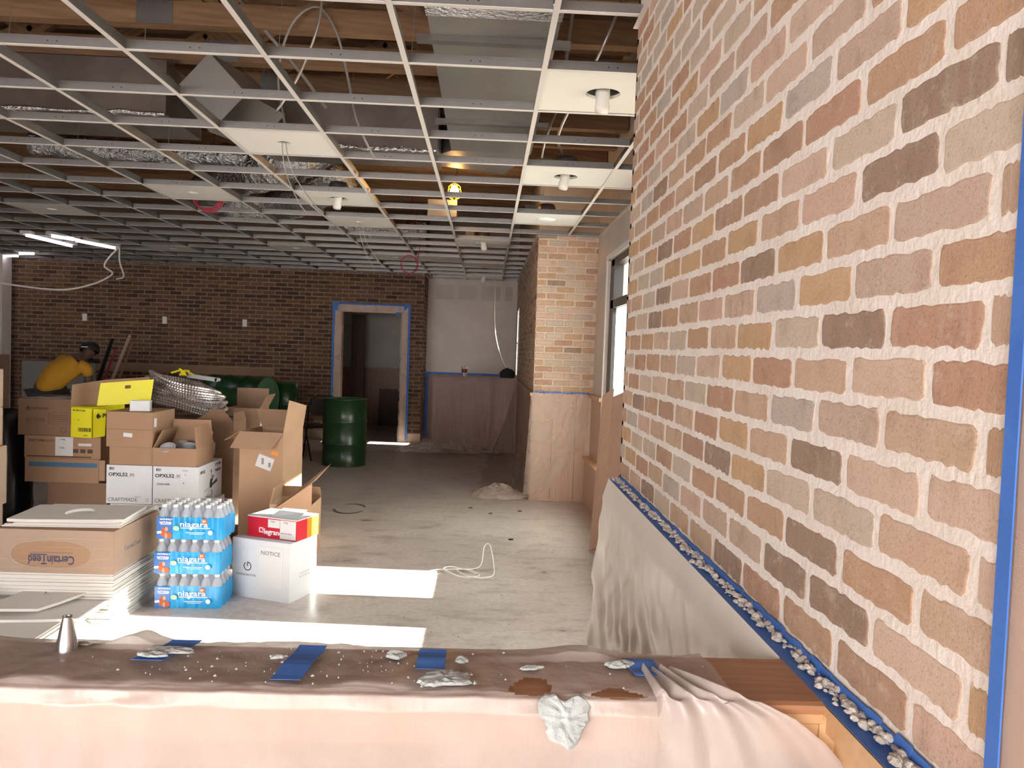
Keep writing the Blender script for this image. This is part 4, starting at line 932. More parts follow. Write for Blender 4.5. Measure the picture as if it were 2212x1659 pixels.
def waterpack(lb, loc, rz):
    t = thing('water_pack', lb, 'bottles', loc, rz)
    d = .064
    for i in range(6):
        for j in range(4):
            b = place('bottle', bot_me, t, ((i + .5) * d, (j + .5) * d, 0)); place('cap', cap_me, b)
    scallop([-.004, .008, .010, .008, .0], .0, .132, 4).build('printed_band', 'blueband', t, True)
    scallop([.0, -.03, -.06, -.10], .132, .2045, 3).build('clear_film', 'shrink', t, True)
    y = -.0036
    m = MB(); m.box(.002, .09, y, y + .002, .006, .128); m.build('printed_panel', 'bluedeep', t)
    txt(t, 'niagara', (.135, y - .001, .077), .046, mat='white', sx=1.25, bold=.0004)
    m = MB(); m.box(.14, .31, y - .001, y, .068, .072); m.lathe([(.009, 0), (.001, 0)], c=(.2, y - .0014, .067), seg=12, T=Matrix.Rotation(PI / 2, 4, 'X')); m.lathe([(.014, 0), (.001, 0)], c=(.312, y - .0014, .045), seg=14, T=Matrix.Rotation(PI / 2, 4, 'X')); m.box(.17, .28, y - .001, y, .042, .045); m.box(.19, .27, y - .001, y, .034, .036); m.build('printed_rule', 'white', t)
    m = MB(); m.box(.262, .294, y - .0012, y, .09, .125); m.build('printed_flag', 'skinprint', t); txt(t, '24', (.266, y - .003, .106), .018, mat='white', bold=.0005)
    txt(t, 'NATURALLY', (.022, y - .003, .115), .013, mat='white', bold=.0003); txt(t, 'NATURAL!', (.02, y - .003, .094), .018, mat='white', sx=.8, bold=.0005); m = MB(); m.box(.024, .075, y - .002, y, .088, .0905); m.lathe([(.006, 0), (.001, 0)], c=(.08, y - .002, .094), seg=10, T=Matrix.Rotation(PI / 2, 4, 'X'))
    m.lathe([(.008, 0), (.001, 0)], c=(.012, y - .002, .04), seg=12, T=Matrix.Rotation(PI / 2, 4, 'X')); m.lathe([(.008, 0), (.001, 0)], c=(.024, y - .0024, .042), seg=12, T=Matrix.Rotation(PI / 2, 4, 'X')); m.build('printed_swash', 'white', t)
    m = MB(); m.lathe([(.018, 0), (.001, 0)], c=(.115, y - .001, .067), seg=16, T=Matrix.Rotation(PI / 2, 4, 'X') @ Matrix.Diagonal((1, .8, 1, 1))); m.build('printed_badge', 'greenleaf', t)
    m = MB()
    for (x, z, rx_, rz_) in ((.045, .035, .02, .022), (.04, .06, .008, .014), (.072, .025, .022, .018)): m.quad([(x + rx_ * math.cos(a * PI / 5), y - .002, z + rz_ * math.sin(a * PI / 5)) for a in range(10)])
    m.build('printed_figure', 'skinprint', t); m = MB()
    for (x, z, rx_, rz_) in ((.06, .062, .010, .013), (.058, .022, .008, .016)): m.quad([(x + rx_ * math.cos(a * PI / 5), y - .003, z + rz_ * math.sin(a * PI / 5)) for a in range(10)])
    m.build('printed_figure', 'skinprint2', t)
    return t
waterpack('blue shrink-wrapped water bottle pack on the floor, lowest of three', (-1.905, 4.66, 0), .02)
waterpack('blue shrink-wrapped water bottle pack, middle of the three', (-1.91, 4.655, .205), .03)
waterpack('blue shrink-wrapped water bottle pack, topmost of the three', (-1.90, 4.66, .41), .015)

# white carton and red carton
gc = carton('glossy white carton printed with a ring mark standing in the sun', (-1.545, 4.945, 0), .42, .29, .366, rz=-.361, mat='whitebox')
txt(gc, 'GREENCREATIVE', (.03, -.001, .135), .0195, mat='inkgray'); txt(gc, 'NOTICE', (.21, -.002, .28), .035, mat='inkgray', sx=1.1)
m = MB(); R9 = Matrix.Rotation(PI / 2, 4, 'X')
pts = [(.028 * math.cos(a), 0, .028 * math.sin(a)) for a in [PI * .5 - 5.6 * k / 24 for k in range(25)]]
for k in range(24):
    a, b = Vector(pts[k]), Vector(pts[k + 1]); m.quad([a, b, b * .8, a * .8])
m.box(-.0025, .0025, -.0005, .0005, .0, .028); m.build('ring_mark', 'ink', gc, loc=(.115, -.0012, .195))
label_rect(gc, .2, .37, .08, .33, 'paper'); label_rect(gc, .07, .11, .24, .3, 'paper')
m = MB()
for k in range(4): m.box(.432, .4325, .09 + .03 * k, .112 + .03 * k, .14, .142); m.box(.432, .4325, .09 + .03 * k, .112 + .03 * k, .165, .167); m.box(.432, .4325, .09 + .03 * k, .0915 + .03 * k, .14, .167)
m.build('side_print', 'inkgray', gc)
rc_ = carton('red and white printed carton with a torn lid on the white carton', (-1.465, 4.985, .368), .36, .235, .125, rz=-.36, mat='red', name='red_carton')
bx('lid', 'whitebox', rc_, -.002, .362, -.002, .237, .124, .130)
txt(rc_, 'legrand', (.118, -.001, .024), .046, mat='white', bold=.0012)
m = MB(); 
for q in ((.085, .115, .03, .036), (.085, .091, .03, .062), (.085, .115, .056, .062), (.109, .115, .042, .062)): m.box(q[0], q[1], -.0014, -.0004, q[2], q[3])
m.build('square_mark', 'white', rc_)
label_rect(rc_, .15, .236, .068, .118); label_rect(rc_, .238, .352, .005, .12); txt(rc_, 'TYPE:', (.165, -.002, .1), .015, mat='inkgray'); txt(rc_, 'TYPE', (.262, -.002, .1), .015, mat='inkgray'); txt(rc_, 'WATTSTOPPER', (.243, -.002, .035), .0115, mat='redcable')
m = MB(); m.box(.36, .3606, .11, .16, .0, .124, 0); m.box(.36, .3606, .16, .235, 0, .124, 1); m.build('side_stripe', ['orange', simple('yellow_stripe', 'F2DE3A', .4)], rc_)
m = MB(); m.quad([(.15, .02, .131), (.34, .03, .131), (.33, .13, .15), (.16, .1, .16)]); m.quad([(.12, .1, .131), (.3, .16, .131), (.3, .2, .155), (.12, .2, .15)]); m.build('torn_flap', 'whitebox', rc_)
# torn cardboard between
broken('torn piece of brown cardboard leaning by the red carton', (-1.66, 5.5, 0), [(0, 0), (.18, -.02), (.24, .1), (.2, .2), (.06, .22)], .3)
o = bpy.data.objects['broken_tile.002'] if 'broken_tile.002' in bpy.data.objects else COL.objects[-1]; o.name = 'cardboard_scrap'; o.data = o.data.copy(); o.data.materials[0] = M['card2']; o['category'] = 'cardboard'; o.rotation_euler = (.9, 0, .3); o.location = (-1.72, 5.5, .02)

# drums
def drum(lb, loc, rot=(0, 0, 0), r=.285, h=.885):
    t = thing('oil_drum', lb, 'drum', loc); t.rotation_euler = rot
    m = MB(); pr_ = [(.001, .012), (r - .02, .012), (r - .01, 0), (r + .006, 0), (r + .006, .015), (r, .02)]
    for c_ in (h * .33, h * .66): pr_ += [(r, c_ - .03), (r + .008, c_ - .012), (r + .010, c_), (r + .008, c_ + .012), (r, c_ + .03)]
    pr_ += [(r, h - .02), (r + .006, h - .015), (r + .006, h), (r - .01, h)]
    m.lathe(pr_, seg=48); m.build('drum_shell', 'green', t, True)
    m = MB(); m.lathe([(r - .01, h), (r - .02, h - .015), (.001, h - .015)], seg=48); m.lathe([(.03, h - .014), (.03, h - .004), (.001, h - .004)], c=(.18, 0, 0), seg=14); m.build('lid', 'greend', t)
    return t
drum('green steel drum standing on the floor in front of the doorway', (-1.862, 10.6, 0))
hd = drum('green steel drum lying on its side behind the conduit coil', (-3.80, 11.12, .83), (0, PI / 2, -.32), r=.29)
cr_ = thing('drum_cradle', 'steel cradle carrying the green drum that lies on its side', 'cradle', (-3.45, 11.0, 0)); m = MB()
for x in (-.25, .25):
    for y in (-.25, .25): m.box(x - .02, x + .02, y - .02, y + .02, 0, .62)
    m.box(x - .02, x + .02, -.25, .25, .50, .54)
m.build('cradle_frame', 'black', cr_)
drum('green steel drum standing behind the end of the lying drum', (-2.92, 11.6, .1), r=.2, h=.92)
bx('pallet', 'truss', None, -3.2, -2.6, 11.3, 11.9, 0, .1); tag(bpy.data.objects['pallet'], 'small wooden pallet under the drum behind the lying drum', 'pallet')
# folding chair
ch = thing('folding_chair', 'black folding chair behind the standing green drum', 'chair', (-2.25, 11.0, 0), .5)
m = MB(); m.tube(smoothpath([(-.2, .2, 0), (-.2, .02, .45), (-.2, -.06, .75), (-.12, -.09, .87), (.12, -.09, .87), (.2, -.06, .75), (.2, .02, .45), (.2, .2, 0)]), .011, 8); m.build('back_frame', 'black', ch, True)
m = MB(); m.tube([(-.18, -.15, 0), (-.18, .2, .45)], .011, 8); m.build('leg', 'black', ch); m = MB(); m.tube([(.18, -.15, 0), (.18, .2, .45)], .011, 8); m.build('leg', 'black', ch)
bx('seat', 'black', ch, -.19, .19, -.02, .36, .44, .46); m = MB(); m.box(-.17, .17, -.092, -.072, .62, .84); m.build('backrest', simple('grey_seat_back', '4A4648', .5), ch)

# worker
def skinned(name, pts, edges, mat, parent=None, root=0, lev=2):
    me = bpy.data.meshes.new(name); me.from_pydata([p[:3] for p in pts], edges, []); me.materials.append(M[mat])
    o = place(name, me, parent); md = o.modifiers.new('skin', 'SKIN'); md.use_smooth_shade = True
    for i, p in enumerate(pts):
        sv = me.skin_vertices[0].data[i]; sv.radius = (p[3], p[4] if len(p) > 4 else p[3]); sv.use_root = (i == root)
    s = o.modifiers.new('sub', 'SUBSURF'); s.levels = lev; s.render_levels = lev; return o
pr_ = thing('person', 'worker bending over in a yellow t-shirt and black cap', 'person', (-5.2, 9.55, 0), 0)
B = [(0, 0, .95, .15, .12), (.03, .06, 1.08, .14, .11), (.12, .16, 1.2, .17, .11), (.22, .26, 1.29, .1, .09), (.26, .31, 1.33, .055), (.29, .36, 1.37, .075, .085), (.30, .40, 1.43, .085, .09),
     (.05, .26, 1.27, .06), (-.04, .3, 1.05, .045), (.02, .42, .86, .035), (.04, .46, .8, .03),
     (.36, .22, 1.21, .06), (.38, .2, .98, .045), (.4, .36, .82, .035), (.41, .42, .77, .03),
     (-.1, 0, .9, .09), (-.12, .05, .5, .065), (-.12, 0, .1, .045), (-.12, -.02, .06, .04), (-.12, -.2, .04, .035),
     (.1, 0, .9, .09), (.12, .08, .5, .065), (.12, .02, .1, .045), (.12, .0, .06, .04), (.12, .16, .04, .035)]
B[19] = (-.12, .16, .04, .035)
E_ = [(0, 1), (1, 2), (2, 3), (3, 4), (4, 5), (5, 6), (2, 7), (7, 8), (8, 9), (9, 10), (2, 11), (11, 12), (12, 13), (13, 14), (0, 15), (15, 16), (16, 17), (17, 18), (18, 19), (0, 20), (20, 21), (21, 22), (22, 23), (23, 24)]
for base in (10, 14):
    bx_, by_, bz_ = B[base][:3]
    for k in range(5):
        o_ = (k - 2) * .014; i0 = len(B); L = (.045, .06, .065, .06, .05)[k]
        B.append((bx_ + o_ * 1.6, by_ + .03, bz_ - .03, .008)); B.append((bx_ + o_ * 1.8, by_ + .03 + L * .7, bz_ - .05 - L * .4, .007)); E_ += [(base, i0), (i0, i0 + 1)]
skinned('body', B, E_, 'skin', pr_)
skinned('shirt', [(-.03, -.03, .86, .185, .16), (.03, .05, 1.08, .175, .14), (.12, .15, 1.2, .2, .14), (.2, .22, 1.28, .13, .12), (.04, .25, 1.27, .085), (-.03, .29, 1.14, .075), (.37, .21, 1.2, .085), (.38, .2, 1.08, .075)], [(0, 1), (1, 2), (2, 3), (2, 4), (4, 5), (2, 6), (6, 7)], 'shirt', pr_)
skinned('trousers', [(0, 0, .92, .16, .13), (-.1, 0, .85, .105), (-.12, .05, .5, .08), (-.12, 0, .12, .07), (.1, 0, .85, .105), (.12, .08, .5, .08), (.12, .02, .12, .07)], [(0, 1), (1, 2), (2, 3), (0, 4), (4, 5), (5, 6)], 'trousers', pr_)
m = MB(); m.lathe([(.112, 0), (.114, .03), (.1, .08), (.06, .115), (.001, .125)], seg=20, T=Matrix.Rotation(-.35, 4, 'X')); m.box(-.075, .075, .08, .2, -.06, -.05, T=Matrix.Rotation(-.5, 4, 'X')); o = m.build('cap', 'black', pr_, True, loc=(.295, .385, 1.40))
bx('cap_logo', 'white', pr_, .25, .33, .275, .279, 1.452, 1.46)
# boards, poles and sheets near the worker
for k, (lb, a, b, mat, w_) in enumerate((('pale wooden pole leaning on the brick wall behind the worker', (-5.50, 11.0, 0), (-5.6, 12.6, 1.62), 'oak', .05), ('wooden pole with orange paint leaning beside the pale pole', (-5.36, 11.0, 0), (-5.52, 12.5, 1.52), 'truss', .04), ('dark post standing upright left of the leaning poles', (-5.75, 11.3, 0), (-5.78, 12.4, 1.55), 'black', .06), ('orange level leaning between the dark post and pale pole', (-5.62, 11.2, 0), (-5.68, 12.3, 1.42), 'redcable', .03))):
    m = MB(); m.tube([a, b], w_ / 2, 6); tag(m.build('leaning_pole', mat), lb, 'pole')
T = Matrix.Translation((-6.35, 11.2, 0)); m = MB(); m.box(-.1, .9, 0, .05, 0, 1.22, T=T); tag(m.build('drywall_sheet', 'inkgray'), 'grey white sheet of board standing behind the worker', 'board')
m = MB(); m.box(-6.9, -6.5, 10.6, 11.0, 0, 1.3); tag(m.build('cabinet', 'card3'), 'tall brown cupboard shape beside the white pillar', 'cabinet')
m = MB(); m.lathe([(.001, 0), (.05, 0), (.05, .12), (.02, .16), (.02, .19), (.001, .19)], seg=14); o = m.build('jug', 'papergray'); o.location = (-6.68, 10.75, 1.3); tag(o, 'pale plastic jug on the brown cupboard', 'jug')
for k, x in enumerate((-6.64, -5.34, -4.03)): bx('outlet_box', 'casing', None, x - .035, x + .035, 13.27, 13.29, 1.84, 1.96); tag(COL.objects[-1], ('white outlet cover on the brown brick wall, nearest the white pillar', 'white outlet cover on the brown brick wall, middle of three', 'white outlet cover on the brown brick wall, nearest the doorway')[k], 'outlet')

# ---------------------------------------------------------------- plastic covered counter at the back
ct = thing('counter', 'wood counter under plastic sheeting at the far end of the room', 'counter', (0, 0, 0))
bx('counter_front', 'brownwood', ct, -.78, .49, 12.3, 12.42, 0, 1.13); bx('counter_top', 'brownwood', ct, -.80, .49, 12.27, 12.6, 1.13, 1.17); pass
def sheet(name, fn, nu, nv, mat, skip=None, parent=None, smooth=True):
    m = MB(); m.v = [tuple(fn(i / nu, j / nv)) for j in range(nv + 1) for i in range(nu + 1)]
    for j in range(nv):
        for i in range(nu):
            if skip and skip((i + .5) / nu, (j + .5) / nv): continue
            a = j * (nu + 1) + i; m.f.append((a, a + 1, a + nu + 2, a + nu + 1)); m.mi.append(0)
    return m.build(name, mat, parent, smooth)
nz_ = lambda x, y, z=0: noise.noise(Vector((x, y, z)))
def f(u, v):
    x = -.82 + 1.28 * u; z = 1.185 - 1.17 * v
    y = 12.25 - .10 * v * v - .025 * nz_(x * 7, z * 1.2) * (v + .2) - .02 * v * math.sin(x * 26 + 3 * nz_(x * 2, z)) * .5
    if v > .93: y -= (v - .93) * 5; z = .02 + .03 * abs(nz_(x * 8, v * 30))
    if v < .03: y = 12.25; z = 1.178
    return (x, y, z)
tag(sheet('plastic_sheet', f, 60, 50, 'film_dim'), 'clear plastic sheet hanging over the front of the far counter', 'plastic sheet')
def f(u, v):   # left corner of the counter sheet, bunched on the floor
    a = u * 2 * PI; r = .16 + .2 * v; return (-.62 + r * 1.6 * math.cos(a) + .3 * v * math.cos(a), 12.05 + .55 * r * math.sin(a), .02 + .14 * (1 - v) + .05 * abs(nz_(a * 3, v * 5)))
tag(sheet('plastic_sheet', f, 44, 8, 'film', smooth=False), 'bunched clear plastic on the floor at the left foot of the far counter', 'plastic sheet')
# sheet from counter along the pillar wall to the pillar corner, tented onto the floor
def f(u, v):
    y = 12.2 - 3.72 * u; z = 1.165 * (1 - v) + .012; sp = .46 - .30 * v ** 1.5 * (.7 + .5 * math.sin(u * 5 + 1)) - .05 * nz_(y * 3, z * 2) * v
    return (sp, y, z + (.03 * abs(nz_(y * 6, v * 20)) if v > .85 else 0))
tag(sheet('plastic_sheet', f, 50, 30, 'film_dim'), 'clear plastic sheet draped along the wainscot between counter and brick pillar', 'plastic sheet')
# pillar front sheet
def f(u, v):
    x = .485 + .60 * u; top = 1.158; z = top - (1.12 - .62 * max(0, u - .3) / .7) * v
    ang = 10 * (u + v * (1 - u) * .8); y = 8.385 - .012 - .05 * v * (1 - abs(2 * u - 1)) - .012 * math.sin(ang * 5 + 3 * nz_(u * 3, v * 3)) * (.3 + v) 
    return (x - .05 * v * (1 - u), y, max(z, .02))
tag(sheet('plastic_sheet', f, 60, 40, 'film'), 'clear plastic sheet taped over the wainscot of the brick pillar', 'plastic sheet')
m = MB()
for k in range(14): x = .52 + .042 * k; m.box(x, x + .036, 8.38, 8.384, 1.15 + random.uniform(0, .006), 1.168 + random.uniform(0, .008))
tag(m.build('tape_strip', 'tape'), 'ragged blue tape along the top of the pillar wainscot', 'tape', kind='stuff')
def f(u, v):
    a = u * 2 * PI; r = .03 + .24 * v; return (.17 + r * math.cos(a) * 1.1, 8.5 + r * .8 * math.sin(a), .02 + .13 * (1 - v) ** .7 + .03 * nz_(a * 2.5, v * 4))
tag(sheet('plastic_sheet', f, 36, 10, 'film', smooth=False), 'puffed heap of clear plastic on the floor at the pillar corner', 'plastic sheet')
def f(u, v): return (-.2 + .55 * v + .1 * nz_(u * 8, v * 3), 12.1 - 3.2 * u, .012 + .05 * abs(nz_(u * 14, v * 6)) * (1 - v * .4))
tag(sheet('plastic_sheet', f, 60, 8, 'film_dim', smooth=False, skip=lambda u, v: v < .25 + .6 * abs(nz_(u * 6, 1))), 'thin plastic skirt trailing on the floor before the far counter', 'plastic sheet')
# cup and bag on the counter, hanging hose
t = thing('paper_cup', 'tall paper cup standing on the far counter', 'cup', (-.34, 12.4, 1.17)); m = MB(); m.lathe([(.001, 0), (.036, 0), (.052, .16), (.049, .16), (.034, .008)], seg=18); m.build('cup_body', 'cfl', t, True); m = MB(); m.lathe([(.0425, .06), (.049, .12)], seg=18); m.build('printed_band', simple('cup_print', '7A3A34', .5), t, True)
m = MB(); m.lathe([(.001, 0), (.11, 0), (.12, .07), (.08, .13), (.03, .15), (.001, .15)], seg=12); m.v = [tuple(Vector(v) + noise.noise_vector(Vector(v) * 18) * .03 * (v[2] > .01)) for v in m.v]; o = m.build('tool_bag', 'trousers'); o.location = (.33, 12.42, 1.17); tag(o, 'small dark tool bag on the right end of the far counter', 'bag')
cable('thin white hose hanging from the ceiling down to the tool bag', [(.10, 13.2, 2.8), (.10, 13.2, 2.2), (.14, 13.0, 1.8), (.24, 12.7, 1.45), (.33, 12.5, 1.3)], .011, 'whitecable', 'hose', 'hose')

# boards leaning on the window wall
def lean(lb, foot, top, wdt, th):
    a, b = Vector(foot), Vector(top); d = (b - a).normalized(); side = Vector((0.35, -1, 0)); side = (side - d * side.dot(d)).normalized(); n = d.cross(side)
    m = MB(); L = (b - a).length
    T = Matrix.Translation(a) @ Matrix((side, n, d)).transposed().to_4x4()
    m.box(0, wdt, -th / 2, th / 2, 0, L, T=T); o = tag(m.build('leaning_board', 'oak'), lb, 'board'); return o, T, L
o, T, L = lean('long pale wood board leaning against the window wall, nearer the pillar', (.885, 6.28, .005), (1.05, 7.0, 1.22), .18, .02)
o, T, L = lean('long pale wood panel leaning against the window wall, nearer the brick wall', (.93, 5.95, .005), (1.045, 6.42, 1.24), .24, .02)
m = MB(); m.box(.05, .19, .010, .014, .12, L - .12, T=T); tag(m.build('raised_field', 'oak', o), None)

# ---------------------------------------------------------------- things on the floor
t = thing('loose_wire', 'tangle of thin white wire on the concrete floor', 'wire', (-.1, 5.55, 0)); m = MB()
m.tube(smoothpath([(-.32, -.05, .004), (-.2, .05, .01), (-.05, .04, .02), (.1, .12, .02), (.13, .3, .12), (.17, .28, .14), (.2, .1, .05), (.19, -.06, .006), (.05, -.1, .006), (-.06, .02, .02), (.04, .06, .01), (.1, -.06, .006), (-.02, -.1, .006), (-.15, .0, .03), (-.1, .1, .02), (0, .06, .01), (.08, -.02, .01)], 10), .004, 5); m.build('wire_strand', 'white', t, True)
m = MB(); m.tube([(-.2 + .06 * math.cos(a * PI / 10), .0 + .05 * math.sin(a * PI / 10), .006) for a in range(18)], .0028, 5); m.build('wire_strand', 'whitecable', t)
def puck(lb, x, y, r, mat='inkbrown'):
    m = MB(); m.v = [(r * (1 + .25 * nz_(a, x * 9)) * math.cos(a * PI / 6), r * .8 * math.sin(a * PI / 6), z) for z in (0, .006) for a in range(12)]
    m.f = [tuple(range(12, 24))] + [(i, (i + 1) % 12, 12 + (i + 1) % 12, 12 + i) for i in range(12)]; m.mi = [0] * 13; o = m.build('debris_chip', mat); o.location = (x, y, 0); tag(o, lb, 'debris')
puck('dark oval chip on the floor beyond the wire tangle', .255, 6.6, .022, 'ink'); puck('small dark scrap on the floor, left of the pillar sheet', -.11, 7.9, .02); puck('dark scrap on the floor before the puffed plastic', .09, 7.65, .018); puck('tiny dark scrap near the pillar corner', .38, 7.8, .02)
m = MB()
for (a0, a1, ry, rx_) in ((.3, 2.2, .11, .14), (3.3, 5.9, .12, .15)):
    for k in range(10):
        a, b = a0 + (a1 - a0) * k / 10, a0 + (a1 - a0) * (k + 1) / 10; w1 = .02 * math.sin(PI * k / 10) + .006; w2 = .02 * math.sin(PI * (k + 1) / 10) + .006
        m.quad([(-1.28 + (rx_ - w1) * math.cos(a), 7.7 + (ry * 2 - w1) * math.sin(a), .0012), (-1.28 + (rx_ + w1) * math.cos(a), 7.7 + (ry * 2 + w1) * math.sin(a), .0012), (-1.28 + (rx_ + w2) * math.cos(b), 7.7 + (ry * 2 + w2) * math.sin(b), .0012), (-1.28 + (rx_ - w2) * math.cos(b), 7.7 + (ry * 2 - w2) * math.sin(b), .0012)])
m.build('floor_stain', simple('dark_stain', '5A5250', .5), bpy.data.objects['floor'])
m = MB()
for k in range(70):
    x, y = random.uniform(-.9, 1.0), random.uniform(3.2, 7.5); s = random.uniform(.004, .014)
    n0 = len(m.v); m.v += [(x + s * random.uniform(.5, 1.2) * math.cos(a), y + s * math.sin(a), .001) for a in [q * PI / 3 for q in range(6)]] + [(x, y, random.uniform(.003, .008))]
    m.f += [(n0 + q, n0 + (q + 1) % 6, n0 + 6) for q in range(6)]; m.mi += [0] * 6
tag(m.build('plaster_crumbs', 'plaster'), 'scattered pale crumbs of plaster on the concrete floor', 'crumbs', kind='stuff')

# ---------------------------------------------------------------- ledge in the foreground
ld = thing('ledge', 'wooden ledge capping the half wall in the foreground', 'ledge', (0, 1.15, 0))
def extr(name, prof, x0, x1, mat, parent, smooth=False):
    m = MB(); n_ = len(prof); m.v = [(x0, y - 1.15, z) for y, z in prof] + [(x1, y - 1.15, z) for y, z in prof]; m.f = [(i, (i + 1) % n_, n_ + (i + 1) % n_, n_ + i) for i in range(n_)] + [tuple(range(n_))[::-1], tuple(range(n_, 2 * n_))]; m.mi = [0] * len(m.f); return m.build(name, mat, parent, smooth)
extr('cap_board', [(1.235, 1.085), (1.235, 1.100), (1.230, 1.105), (1.078, 1.105), (1.070, 1.102), (1.068, 1.097), (1.070, 1.09), (1.076, 1.087)], -1.6, .49, 'oakx', ld)
extr('moulding', [(1.2, 1.086), (1.078, 1.086), (1.074, 1.08), (1.076, 1.074), (1.082, 1.070), (1.085, 1.055), (1.092, 1.040), (1.100, 1.032), (1.108, 1.028), (1.108, 1.018), (1.114, 1.014), (1.2, 1.014)], -1.6, .49, 'pinex', ld)
extr('half_wall', [(1.2, 0), (1.2, 1.014), (1.116, 1.014), (1.116, 0)], -1.6, .49, 'brownwood', ld)
bx('end_block', 'pinex', ld, .486, .522, -.072, .03, 1.0, 1.086)
# polythene over the ledge
def ledge_profile(s):
    P = [(1.262, 1.05), (1.24, 1.106), (1.20, 1.108), (1.14, 1.108), (1.085, 1.109), (1.066, 1.104), (1.060, 1.085), (1.062, 1.05), (1.066, 1.0), (1.055, .9), (1.04, .75)]
    x = s * (len(P) - 1); i = min(int(x), len(P) - 2); t = x - i; a, b = P[i], P[i + 1]; return a[0] + (b[0] - a[0]) * t, a[1] + (b[1] - a[1]) * t
def fL(u, v):
    x = -1.35 + 1.74 * u; y, z = ledge_profile(v); top = .1 < v < .45
    w1 = nz_(x * 9, v * 5, 1); w2 = nz_(x * 26, v * 9, 5)
    lift = (.009 * max(0, w1) + .003 * abs(w2) + .004 * max(0, nz_(x * 14 + v * 12, v * 3 - x * 5, 8))) * (1 if top else .4)
    if top: lift += .018 * math.exp(-((x + .575 - .06 * (1 - v)) / .035) ** 2) * (v < .2) + .012 * math.exp(-((x - .17 + .1 * v) / .07) ** 2) * (v < .22)
    fold = 0
    if v > .5: fold = .006 * (v - .5) * 2 * math.sin(x * 40 + 6 * nz_(x * 4, 2)) + .008 * (v - .5) * nz_(x * 14, v * 2, 9)
    xx = x + .02 * nz_(x * 3, v * 4) + (.10 * max(0, v - .3) * (1 if u > .8 else 0) * (u - .8) * 5)
    return (xx, y - fold * 1.2 - (.0 if top else .003 * w1), z + lift)
def skipL(u, v):
    x = -1.35 + 1.74 * u
    if u > .985 - .10 * (v < .12): return True
    e = ((x - .065) / .030) ** 2 + ((v - .40) / .065) ** 2 + .5 * nz_(x * 40, v * 20)
    e2 = ((x - .195) / .035) ** 2 + ((v - .44) / .05) ** 2 + .5 * nz_(x * 40, v * 20)
    e3 = ((x - .20) / .03) ** 2 + ((v - .12) / .02) ** 2
    return e < 1 or e2 < 1 or e3 < 1
tag(sheet('plastic_sheet', fL, 260, 90, 'film_ledge', skip=skipL), 'milky plastic sheet taped over the wooden ledge in the foreground', 'plastic sheet')
def f2_(u, v):   # loose gathered tail running down to the right
    p0 = Vector((.25, 1.13, 1.112)); r = v
    sp = (u - .35) * (.05 + .30 * r); x = .262 + .12 * r + sp; y, z = ledge_profile(.28 + .7 * r)
    fold = .006 * math.sin(u * 24) * (1 - .3 * r) + .008 * nz_(u * 6, r * 3)
    return (x, y - .006 + fold * (.4 if r < .3 else 1), z + .008 + (fold if r < .3 else 0))
tag(sheet('plastic_sheet', f2_, 80, 50, 'film_ledge'), 'gathered tail of plastic fanning from the rightmost ledge tape', 'plastic sheet')
# tapes
def tapep(lb, x, y0, y1, w_, skew=.0, rz=0):
    m = MB(); n_ = 8
    for k in range(n_):
        a, b = k / n_, (k + 1) / n_; z = lambda t: 1.1165 + .0015 * math.sin(t * 9 + x * 30)
        m.quad([(x + skew * a, y0 + (y1 - y0) * a, z(a)), (x + w_ + skew * a, y0 + (y1 - y0) * a, z(a)), (x + w_ + skew * b, y0 + (y1 - y0) * b, z(b)), (x + skew * b, y0 + (y1 - y0) * b, z(b))])
    o = m.build('tape_strip', 'tape'); md = o.modifiers.new('thick', 'SOLIDIFY'); md.thickness = .0006; return tag(o, lb, 'tape')
tapep('blue tape strip on the ledge nearest the metal cone', -.50, 1.145, 1.222, .045, .03)
tapep('blue tape strip with plaster specks, second from the cone', -.285, 1.088, 1.212, .042, .012)
tapep('short blue tape strip on the ledge above the large plaster splat', -.088, 1.135, 1.208, .042, .0)
tapep('crumpled blue tape strip at the gathered plastic near the brick wall', .232, 1.125, 1.192, .045, -.008)
# plaster splats
def splat(lb, x, y, z, rx_, ry_, h, seed, tilt=0, n_=40, mat='plaster'):
    m = MB(); m.v = [(0, 0, h)]
    R = [1 + .5 * nz_(math.cos(k * 2 * PI / n_) * 1.1 + seed * 1.7, math.sin(k * 2 * PI / n_) * 1.1, seed) + random.uniform(-.07, .07) for k in range(n_)]
    for rr, hh_ in ((.2, .95), (.45, .85), (.7, .75), (.9, .6), (1.0, 0)):
        m.v += [(rx_ * (1 + (R[k] - 1) * rr ** 2) * rr * math.cos(k * 2 * PI / n_), ry_ * (1 + (R[k] - 1) * rr ** 2) * rr * math.sin(k * 2 * PI / n_), h * hh_ * (1 + .7 * nz_(rx_ * rr * math.cos(k * 2 * PI / n_) * 120 + seed, ry_ * rr * math.sin(k * 2 * PI / n_) * 120))) for k in range(n_)]
    for k in range(n_): m.f.append((0, 1 + k, 1 + (k + 1) % n_))
    for r in range(4):
        for k in range(n_): a = 1 + r * n_; m.f.append((a + k, a + n_ + k, a + n_ + (k + 1) % n_, a + (k + 1) % n_))
    m.mi = [0] * len(m.f); o = m.build('plaster_splat', mat); o.location = (x, y, z); o.rotation_euler = (tilt, 0, random.uniform(-.3, .3)); return tag(o, lb, 'plaster')
splat('large grey plaster splat below the short blue tape', -.045, 1.105, 1.1135, .042, .026, .006, 1)
splat('large pale plaster splat hanging over the front edge of the ledge', .123, 1.052, 1.085, .036, .034, .007, 2, tilt=1.05)
splat('pale plaster splat across the tape nearest the cone', -.455, 1.175, 1.118, .035, .014, .004, 3)
splat('pale plaster lump on the tape nearest the cone, lower end', -.475, 1.158, 1.118, .022, .010, .004, 5)
splat('grey plaster lump between the second and third ledge tapes', -.122, 1.178, 1.116, .016, .012, .007, 6)
